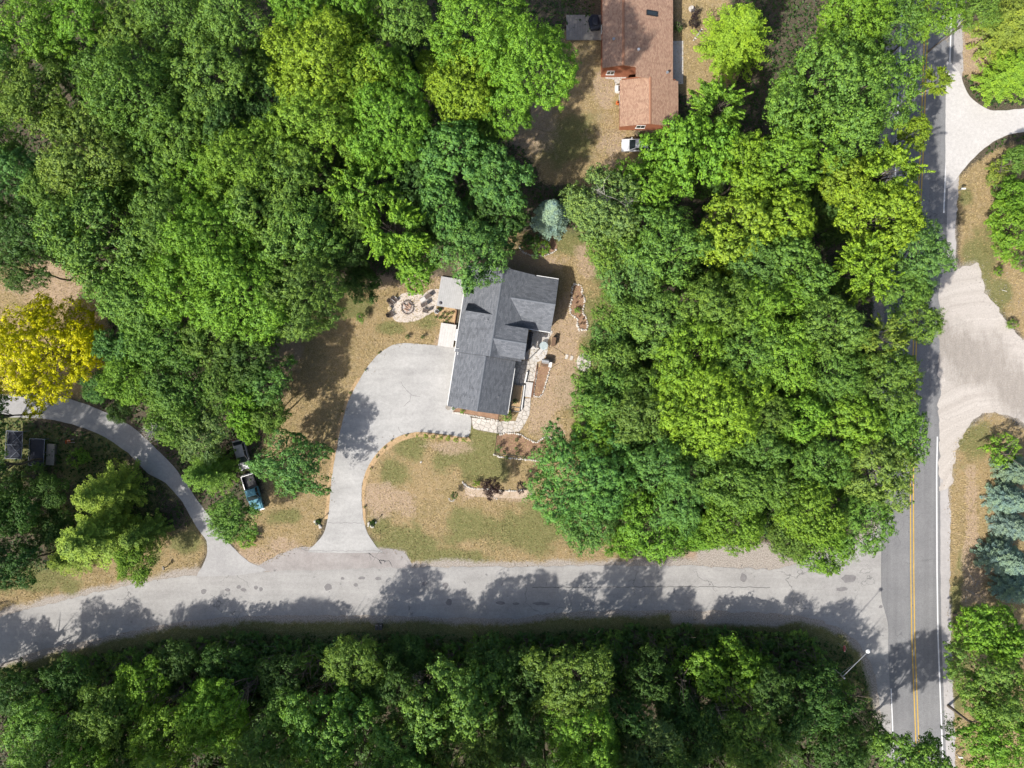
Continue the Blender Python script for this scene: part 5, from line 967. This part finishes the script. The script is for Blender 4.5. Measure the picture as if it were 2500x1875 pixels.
# fire pit
c = P(995, 751); sd = sheet('sand_pad', W([(965, 728), (985, 715), (1010, 712), (1035, 718), (1060, 705), (1078, 712), (1070, 740), (1060, 760), (1040, 772), (1010, 784), (985, 788), (960, 776), (950, 752)]), .012, M_SAND, .25, 4); tag(sd, kind='structure')
fp = empty('fire_pit', (c[0], c[1], 0), 0, 'round fire pit of dark stones heaped with split logs on pale sand', 'fire pit')
dark = speck('pit_stone', (.16, .13, .12), (.34, .29, .26), 2); RK2 = [rock_mesh(30 + s, dark) for s in range(3)]
for k in range(20):
    a = 2 * math.pi * k / 20; link('stone', RK2[k % 3], fp, (.86 * math.cos(a), .98 * math.sin(a), .12), RND.uniform(0, 6), (.34, .3, .36))
MB().lathe([(.8, 0), (.8, .05), (.02, .08)], (0, 0, 0), 18).build('ash', speck('ash', (.45, .4, .36), (.62, .56, .52), 3), fp)
logm = speck('split_log', (.34, .16, .11), (.62, .48, .38), 2.5); LOG = MB().tube((-.42, 0, 0), (.42, 0, 0), .07, .06, 6).mesh('log', logm)
for k in range(17):
    o = link('log', LOG, fp, (RND.uniform(-.42, .42), RND.uniform(-.5, .5), .14 + .05 * (k % 4)), RND.uniform(0, 6.28), (RND.uniform(.6, 1.1), 1, 1)); o.rotation_euler[1] = RND.uniform(-.3, .3)
def chair(px, py, rz, lb, mat, kind=0):
    c = P(px, py); e = empty('garden_chair', (c[0], c[1], 0), rz, lb, 'chair', 'chairs around the fire pit')
    if kind == 0:   # adirondack
        for k in range(5): MB().box((.32 - .15 * k, 0, .36 - .02 * k), (.13, .56, .025), 0, 0, .12).build('seat_slat', mat, e)
        for k in range(5): MB().box((-.48, -.24 + .12 * k, .68), (.03, .11, .8 - .06 * abs(k - 2)), 0, 0, -.38).build('back_slat', mat, e)
        for s in (-1, 1):
            MB().box((0, .37 * s, .56), (.8, .13, .03)).build('arm', mat, e); MB().box((.32, .33 * s, .28), (.09, .03, .56)).build('leg', mat, e); MB().box((-.3, .31 * s, .24), (.85, .03, .1), 0, 0, .28).build('leg', mat, e)
    else:           # folding frame chair with sling
        MB().box((.12, 0, .42), (.55, .55, .03)).build('seat', mat, e); MB().box((-.38, 0, .72), (.04, .55, .7), 0, 0, -.5).build('backrest', mat, e)
        for s in (-1, 1):
            MB().path([(.42, .3 * s, 0), (.1, .3 * s, .6), (-.3, .3 * s, .62), (-.65, .3 * s, 1.02)], .018).build('frame', M_GREY, e); MB().tube((-.45, .3 * s, 0), (.3, .3 * s, .55), .018).build('leg', M_GREY, e)
CH = speck('chair_brown', (.075, .06, .055), (.13, .105, .095), 4)
chair(957, 738, R(-28), 'dark wooden chair at the upper left of the fire pit', CH); chair(966, 732, R(-38), 'dark chair frame right behind the upper left fire pit chair', CH, 1); chair(955, 768, R(22), 'dark wooden chair at the lower left of the fire pit', CH)
chair(1035, 745, R(200), 'small dark folding chair right of the fire pit, middle one', CH, 1); chair(1039, 759, R(165), 'dark folding chair at the lower right of the fire pit', CH, 1)
c = P(1038, 729); lg = empty('lounge_chair', (c[0], c[1], 0), R(32 + 180), 'long brown reclining lounge chair at the upper right of the fire pit', 'chair')
MB().box((-.55, 0, .62), (1.05, .58, .04), 0, 0, .4).build('backrest', CH, lg); MB().box((.35, 0, .42), (.8, .56, .04)).build('seat', M_WOODW, lg)
for s in (-1, 1): MB().path([(.95, .33 * s, .3), (.0, .33 * s, .55), (-1.0, .33 * s, .9)], .022).build('frame', M_GREY, lg); MB().tube((-.5, .33 * s, 0), (.5, .33 * s, .5), .02).build('leg', M_GREY, lg); MB().tube((.5, .33 * s, 0), (-.4, .33 * s, .6), .02).build('leg', M_GREY, lg)
c = P(952, 754); st = MB().lathe([(.3, 0), (.28, .25), (.29, .5), (.02, .5)], (0, 0, 0), 14).build('stump_table', speck('cut_wood', (.5, .38, .22), (.6, .48, .3), 4), None, (c[0], c[1], 0)); tag(st, 'round pale wood stump between the left fire pit chairs', 'stump')
MB().box((.1, .05, .53), (.1, .14, .06), .5).build('knob', M_BLACK, st)
# wire fence round the wide bed
fe = empty('wire_fence', (*P(1213, 1060)[:2], 0), 0, 'black wire fence round the wide mulch bed', 'fence'); f0 = P(1213, 1060)
fp_ = [(1218, 1009), (1216, 1030), (1213, 1062), (1208, 1106), (1250, 1111), (1295, 1117), (1345, 1124)]
for (a, b) in zip(fp_[:-1], fp_[1:]):
    pa_, pb_ = Vector(P(*a)) - Vector(f0), Vector(P(*b)) - Vector(f0)
    for z in (.12, .45, .8, 1.15): MB().tube(pa_ + Vector((0, 0, z)), pb_ + Vector((0, 0, z)), .018, .018, 4).build('wire', M_BLACK, fe)
    k = max(2, int((pb_ - pa_).length / .35)); mb = MB()
    for j in range(k): q_ = pa_.lerp(pb_, j / k); mb.tube(q_, q_ + Vector((0, 0, 1.15)), .007, .007, 3)
    mb.build('mesh_wires', M_BLACK, fe)
for p in fp_: q_ = Vector(P(*p)) - Vector(f0); MB().tube(q_, q_ + Vector((0, 0, 1.3)), .045, .045, 6).build('post', M_BLACK, fe)
def lamp_group(px, py, lb1, lb2, seed):
    rg = random.Random(seed); c = P(px, py); e = empty('stone_cluster', (c[0], c[1], 0), 0, lb2, 'stones')
    for k in range(8): rock(e, rg.uniform(-.55, .55), rg.uniform(-.55, .45), rg.uniform(.3, .55))
    for k in range(3): o = link('foliage', PROTO['U'][k][0], e, (rg.uniform(-.1, .5), rg.uniform(.1, .5), .1), 0, (.22, .22, .25)); o.color = (*TINT['d'], 1)
    l = empty('lamp_post', (c[0] + .3, c[1] + .35, 0), 0, lb1, 'lamp'); MB().tube((0, 0, 0), (0, 0, 1.5), .05, .045, 8).build('post', M_BLACK, l); MB().lathe([(.1, 0), (.14, .22), (.02, .34)], (0, 0, 1.5), 8).build('lantern', M_BLACK, l)
lamp_group(777, 1278, 'black lamp post left of the driveway mouth', 'white boulders with dark plants left of the driveway mouth', 1); lamp_group(908, 1282, 'black lamp post right of the driveway mouth', 'white boulders with dark plants right of the driveway mouth', 2)
c = P(1103, 1217); e = empty('stone_cluster', (c[0], c[1], 0), 0, 'small ring of white stones under the little tree on the lawn', 'stones')
for k in range(7): a = k * .5 + 3.2; rock(e, .4 * math.cos(a), .4 * math.sin(a), .22)
for i, (x, y, s, lb) in enumerate(((1028, 1128, .35, 'small pale stone lying on the front lawn'), (1297, 1207, .4, 'dark stone at the right tip of the lawn island'), (1269, 601, .5, 'pale boulder at the left end of the arc-shaped bed'), (1247, 604, .5, 'pale boulder left of the arc-shaped bed near the house'))):
    c = P(x, y); o = rock(None, c[0], c[1], s); o.name = 'boulder'; tag(o, lb, 'stone')
# rail along the arc bed, garden hose
c = P(1285, 563); tag(MB().path([(-1.4, .1, .8), (1.5, -.05, .8)], .03).tube((-1.4, .1, 0), (-1.4, .1, .85), .04).tube((1.5, -.05, 0), (1.5, -.05, .85), .04).build('rail', M_OLDB, None, (c[0], c[1], 0)), 'thin grey rail above the arc-shaped bed in shade', 'rail')
c0 = P(1354, 847, .0); tag(MB().path([(x, y, .02) for x, y in W([(1341, 812), (1343, 830), (1341, 850), (1350, 846), (1365, 856), (1380, 866)])], .022).build('garden_hose', M_BLACK), 'thin dark hose crossing the bare soil right of the patio', 'hose')
tag(MB().path([(x, y, .03) for x, y in W([(1346, 898), (1354, 893), (1364, 887)])], .03).build('garden_rake', M_BLACK), 'dark rake handle lying right of the triangular bed', 'tool')
# ------------------------------------------------------------------ vehicles
def wheel(parent, x, y, r=.36):
    w_ = MB(); p = [(r * .62, -.11), (r * .97, -.11), (r, -.07), (r, .07), (r * .97, .11), (r * .62, .11)]; n = 18
    vs = [(x + a * math.cos(2 * math.pi * i / n), y + h, r + a * math.sin(2 * math.pi * i / n)) for a, h in p for i in range(n)]
    w_.add(vs, [(k * n + i, k * n + (i + 1) % n, (k + 1) * n + (i + 1) % n, (k + 1) * n + i) for k in range(5) for i in range(n)]); o = w_.build('wheel', M_TYRE, parent)
    MB().tube((x, y - .08, r), (x, y + .08, r), r * .62, r * .62, 14).build('rim', M_CHROME, o)
def pickup(px, py, rz, lb):
    c = P(px, py, .8); e = empty('pickup_truck', (c[0], c[1], 0), rz, lb, 'truck')
    # nose towards +x, 5.4 m long, 1.9 m wide
    MB().extr([(-.93, .42), (.93, .42), (.95, .8), (.9, 1.0), (-.9, 1.0), (-.95, .8)], .95, 2.62, 'x').build('front_body', M_TEAL, e, bevel=.05)
    MB().extr([(-.78, 1.0), (.78, 1.0), (.7, 1.08), (-.7, 1.08)], 1.02, 2.5, 'x').build('hood', M_TEAL, e, bevel=.03)
    MB().extr([(-.93, .42), (.93, .42), (.95, .8), (.92, 1.0), (-.92, 1.0), (-.95, .8)], -.75, .95, 'x').build('cab_body', M_TEAL, e, bevel=.03)
    MB().add([(-.72, -.86, 1.0), (1.02, -.86, 1.0), (1.02, .86, 1.0), (-.72, .86, 1.0), (-.62, -.74, 1.62), (.38, -.74, 1.62), (.38, .74, 1.62), (-.62, .74, 1.62)], [(0, 3, 2, 1), (4, 5, 6, 7), (0, 1, 5, 4), (1, 2, 6, 5), (2, 3, 7, 6), (3, 0, 4, 7)]).build('cabin_glass', glass(), e)
    MB().box((-.12, 0, 1.65), (1.02, 1.5, .08)).build('roof', M_TEAL, e, bevel=.03)
    for s in (-1, 1):
        for a, b in (((1.02, 1.0), (.4, 1.63)), ((-.72, 1.0), (-.62, 1.63)), ((.1, 1.0), (.05, 1.63))): MB().tube((a[0], .87 * s, a[1]), (b[0], .75 * s, b[1]), .045, .04, 6).build('pillar', M_TEAL, e)
        MB().box((-1.72, .9 * s, .74), (1.95, .12, .58)).build('bed_wall', M_BLACK, e, bevel=.02); MB().box((-1.72, .9 * s, 1.045), (1.95, .1, .03)).build('bed_rail', M_CHROME if s < 0 else M_BLACK, e)
        MB().box((.75, 1.06 * s, 1.12), (.12, .22, .18)).build('mirror', M_BLACK, e, bevel=.02); MB().box((2.63, .68 * s, .78), (.05, .32, .2)).build('headlight', M_CHROME, e); MB().box((-2.73, .82 * s, .8), (.05, .12, .35)).build('tail_light', M_REDSGN, e)
        for x in (-1.75, 1.75): wheel(e, x, .84 * s)
    MB().box((-1.72, 0, .52), (1.93, 1.7, .08)).build('bed_floor', M_BLACK, e); MB().box((-2.69, 0, .75), (.07, 1.75, .58)).build('tailgate', M_BLACK, e, bevel=.01); MB().box((-2.69, 0, 1.05), (.08, 1.8, .03)).build('tailgate_cap', M_CHROME, e)
    MB().box((2.72, 0, .55), (.16, 1.9, .2)).build('bumper', M_CHROME, e, bevel=.03); MB().box((-2.84, 0, .5), (.16, 1.85, .18)).build('bumper', M_CHROME, e, bevel=.03); MB().box((2.64, 0, .78), (.04, .9, .26)).build('grille', M_BLACK, e)
def car(px, py, rz, lb, mat):
    c = P(px, py, 1.0); e = empty('parked_car', (c[0], c[1], 0), rz, lb, 'car')
    prof = [(-2.25, .35), (2.2, .35), (2.28, .6), (2.15, .82), (1.05, .98), (-1.75, 1.0), (-2.25, .92), (-2.3, .6)]
    MB().extr([(a, b) for a, b in prof], -.88, .88, 'y').build('body', mat, e, bevel=.07)
    MB().add([(-2.0, -.78, .98), (1.15, -.8, .97), (1.15, .8, .97), (-2.0, .78, .98), (-1.45, -.62, 1.44), (.3, -.62, 1.44), (.3, .62, 1.44), (-1.45, .62, 1.44)], [(0, 3, 2, 1), (4, 5, 6, 7), (0, 1, 5, 4), (1, 2, 6, 5), (2, 3, 7, 6), (3, 0, 4, 7)]).build('cabin_glass', glass(), e)
    MB().box((-.57, 0, 1.46), (1.8, 1.26, .06)).build('roof', mat, e, bevel=.025)
    for s in (-1, 1):
        for a, b in (((1.15, .97), (.3, 1.45)), ((-2.0, .98), (-1.45, 1.45)), ((-.5, .98), (-.5, 1.45))): MB().tube((a[0], .81 * s, a[1]), (b[0], .63 * s, b[1]), .05, .045, 6).build('pillar', mat, e)
        MB().box((.8, .96 * s, 1.02), (.14, .18, .13)).build('mirror', mat, e, bevel=.02); MB().box((2.22, .6 * s, .72), (.08, .35, .14)).build('headlight', M_CHROME, e); MB().box((-2.27, .62 * s, .8), (.06, .35, .14)).build('tail_light', M_REDSGN, e)
        for x in (-1.4, 1.4): wheel(e, x, .8 * s, .33)
pickup(617, 1203, R(-73), 'old blue pickup truck with a black bed parked under the trees'); car(589, 1110, R(-75), 'silver car half hidden under the trees behind the blue pickup', M_SILV); car(1556, 353, R(180), 'white car half hidden under the tree below the red-roofed house', M_WCAR)
# ------------------------------------------------------------------ street furniture
c = P(2048, 1643); sl_ = empty('street_lamp', (c[0], c[1], 0), 0, 'tall street lamp with a long arm reaching over the road junction', 'street lamp')
hh = 8.2; tx, ty, _ = P(2118, 1592, 8.6); bx, by, _ = P(2057, 1652, 8.0); sl_.location = (bx, by, 0); d = Vector((tx - bx, ty - by, .6))
MB().tube((0, 0, 0), (0, 0, 8.6), .15, .10, 8).build('pole', M_GREY, sl_); MB().tube((0, 0, 8.0), tuple(d + Vector((0, 0, 8.0))), .055, .045, 6).build('arm', M_GREY, sl_); MB().tube((0, 0, 7.2), tuple(d * .55 + Vector((0, 0, 7.9))), .02, .02, 4).build('brace', M_GREY, sl_)
MB().lathe([(.12, .1), (.28, 0), (.3, -.1), (.2, -.16)], tuple(d + Vector((.1, .08, 8.0))), 12).build('lamp_head', M_WHITE, sl_)
def text_mesh(txt, size, mat, parent, loc, rot):
    cu = bpy.data.curves.new('lettering', 'FONT'); cu.body = txt; cu.size = size; cu.align_x = 'CENTER'; cu.align_y = 'CENTER'; cu.extrude = .003
    o = bpy.data.objects.new('tmp', cu); COL.objects.link(o); dg = bpy.context.evaluated_depsgraph_get(); me = bpy.data.meshes.new_from_object(o.evaluated_get(dg)); bpy.data.objects.remove(o); me.materials.clear(); me.materials.append(mat)
    t = link('lettering', me, parent, loc); t.rotation_euler = rot; return t
c = P(2062, 1583, 2.2); ss = empty('stop_sign', (c[0], c[1], 0), R(80), 'red octagonal stop sign on a post at the road junction', 'sign'); MB().tube((0, 0, 0), (0, 0, 2.6), .03, .03, 6).build('post', M_GREY, ss)
def octo(r, y0, y1): return [(r * math.cos(R(22.5 + 45 * k)), r * math.sin(R(22.5 + 45 * k)) + 2.3) for k in range(8)]
MB().extr(octo(.46, 0, 0), .04, .055, 'y').build('border', M_WHITE, ss); MB().extr(octo(.42, 0, 0), .055, .062, 'y').build('plate', M_REDSGN, ss); text_mesh('STOP', .26, M_WHITE, ss, (0, .066, 2.3), (R(90), 0, R(180)))
def mailbox(px, py, rz, lb, mat=M_WHITE, n=1):
    c = P(px, py, 1); e = empty('mailbox', (c[0], c[1], 0), rz, lb, 'mailbox'); MB().box((0, 0, .5), (.1, .1, 1.0)).build('post', M_OLDB, e); MB().box((0, 0, .98), (.5, .14, .06)).build('arm', M_OLDB, e)
    MB().extr([(-.12, 1.02), (.12, 1.02), (.12, 1.16), (.08, 1.25), (-.08, 1.25), (-.12, 1.16)], -.28, .28, 'x').build('box', mat, e); MB().box((.29, 0, 1.13), (.02, .2, .2)).build('door', mat, e)
mailbox(2351, 461, R(0), 'white mailbox on the shaded verge below the concrete drive'); mailbox(2344, 1848, R(0), 'white mailbox on the verge near the lower right'); mailbox(400, 1387, R(100), 'small mailbox at the mouth of the left driveway', M_OLDB); mailbox(2397, 52, R(45), 'white box on a post at the upper right verge')
for i, (x, lb) in enumerate(((921, 'left black bin of the pair below the road'), (930, 'right black bin of the pair below the road'))):
    c = P(x, 1530, .6); e = empty('bin', (c[0], c[1], 0), 0, lb, 'bin'); MB().box((0, 0, .5), (.46, .62, 1.0)).build('body', M_BLACK, e, bevel=.03); MB().box((0, 0, 1.03), (.5, .68, .06)).build('lid', paint('dark_lid', (.06, .06, .065), .5), e, bevel=.015); MB().box((0, .36, 1.0), (.4, .05, .05)).build('handle', M_GREY, e)
for i, (x, y, lb) in enumerate(((2446, 708, 'white reflector post lying on the grass above the dirt curve'), (2466, 598, 'thin white marker post on the grass at the right edge'))):
    c = P(x, y); tag(MB().tube((0, 0, 0), (.28, -.3, .7), .035, .035, 6).build('marker_post', M_WHITE, None, c), lb, 'post')
# ------------------------------------------------------------------ kennel frames in the shade at the left
def kennel(px, py, wd, ln, h, lb, brace, side):
    c = P(px, py, h); e = empty('kennel_frame', (c[0], c[1], 0), R(-3), lb, 'kennel'); fm = speck('frame_tube', (.2, .22, .27), (.3, .32, .36), 3)
    for sx in (-1, 1):
        for sy in (-1, 0, 1): MB().tube((sx * wd / 2, sy * ln / 2, 0), (sx * wd / 2, sy * ln / 2, h), .035, .035, 6).build('post', fm, e)
        MB().tube((sx * wd / 2, -ln / 2, h), (sx * wd / 2, ln / 2, h), .045, .045, 6).build('rail', fm, e); MB().tube((-wd / 2, sx * ln / 2, h), (wd / 2, sx * ln / 2, h), .045, .045, 6).build('rail', fm, e)
    MB().box((0, 0, h - .12), (wd - .1, ln - .1, .02)).build('shade_cloth', M_CLOTH, e)
    if brace:
        for a, b in (((-.2, 0), (.45, .42)), ((.45, 0.05), (-.1, .48)), ((-.2, 0), (.45, -.42)), ((.45, -.08), (-.2, -.48)), ((-.45, 0), (.3, 0)), ((-.4, .02), (-.38, .42))): MB().tube((a[0] * wd, a[1] * ln, h + .01), (b[0] * wd, b[1] * ln, h + .01), .03, .03, 5).build('brace', fm, e)
    if side: MB().box((wd / 2 + .65, -.3, .3), (1.2, ln * .8, .5)).build('log_stack', M_OLDB, e)
kennel(34, 1086, 2.4, 4.0, 1.8, 'dark wire kennel with cross braces in the shade at the left edge', True, False); kennel(89, 1104, 2.2, 3.9, 1.0, 'dark covered frame right of the braced kennel', False, True)
c = P(166, 1078, .5); wb = empty('wheelbarrow', (c[0], c[1], 0), R(8), 'orange wheelbarrow with pale handles on the shaded grass', 'wheelbarrow')
MB().add([(-.45, -.3, .5), (.4, -.22, .5), (.4, .22, .5), (-.45, .3, .5), (-.3, -.18, .25), (.25, -.14, .25), (.25, .14, .25), (-.3, .18, .25)], [(4, 5, 6, 7), (0, 4, 7, 3), (1, 2, 6, 5), (0, 1, 5, 4), (2, 3, 7, 6)]).build('tray', M_ORANGE, wb)
for s in (-1, 1): MB().tube((-.5, .12 * s, .22), (.95, .26 * s, .5), .025, .025, 5).build('handle', M_WOODW, wb); MB().tube((.2, .2 * s, .3), (.25, .2 * s, 0), .02, .02, 5).build('leg', M_BLACK, wb)
wheel(wb, -.6, 0, .18)
c = P(1689, 22); tag(MB().lathe([(.5, 0), (.5, .04), (.45, .05), (.02, .05)], (0, 0, 0), 16).build('well_cover', M_FLAG, None, (c[0], c[1], .01)), 'round pale stone cover right of the red house at the top', 'cover')
e = empty('stone_row', (*P(1694, 95)[:2], 0), 0, 'short row of pale stones right of the red-roofed house', 'stones'); c0 = P(1694, 95)
for x, y in along(W([(1713, 72), (1703, 86), (1690, 103)]), .4): rock(e, x - c0[0], y - c0[1], .36)
# fallen branches on the right verge
for i, (x, y, a, L) in enumerate(((2368, 1445, -.5, 1.6), (2376, 1495, -.4, 2.0), (2372, 1412, -1.0, 1.4), (2385, 1425, 1.2, 1.1), (2358, 1462, 1.4, .9))):
    c = P(x, y); mb = MB().tube((-L / 2, 0, .05), (0, .08, .1), .05, .04, 5).tube((0, .08, .1), (L / 2, -.05, .08), .04, .02, 5)
    for k in range(4): t = RND.uniform(-.3, .4) * L; mb.tube((t, .05, .08), (t + RND.uniform(.1, .4), RND.uniform(-.4, .4), .15), .02, .008, 4)
    tag(mb.build('fallen_branch', M_DEADW, None, c, a), 'bare fallen branch on the brown verge beside the spruces', 'branch', 'fallen branches on the right verge')
# loose stones on the gravel edges, one scatter
mb = MB(); pts = [P(RND.uniform(2300, 2500), RND.uniform(640, 1060))[:2] for _ in range(900)] + along(W([(2340, 650), (2393, 690), (2408, 730), (2437, 768), (2474, 817), (2500, 845)]), .12) + along(W([(2345, 1075), (2330, 1115), (2322, 1160)]), .18) + along(W([(1700, 1380), (1880, 1392)]), .2)
for x, y in pts:
    s = RND.uniform(.03, .09); x += RND.gauss(0, .4); y += RND.gauss(0, .4); mb.add([(x - s, y - s, .02), (x + s, y - s * .7, .02), (x + s * .6, y + s, .02), (x, y, .02 + s)], [(0, 1, 3), (1, 2, 3), (2, 0, 3)])
tag(mb.build('loose_gravel', speck('gravel_stone', (.3, .28, .27), (.5, .47, .45), 6)), 'loose grey stones along the gravel edges', 'gravel', kind='stuff')
print('objects', len(bpy.data.objects), 'trees', tcount)
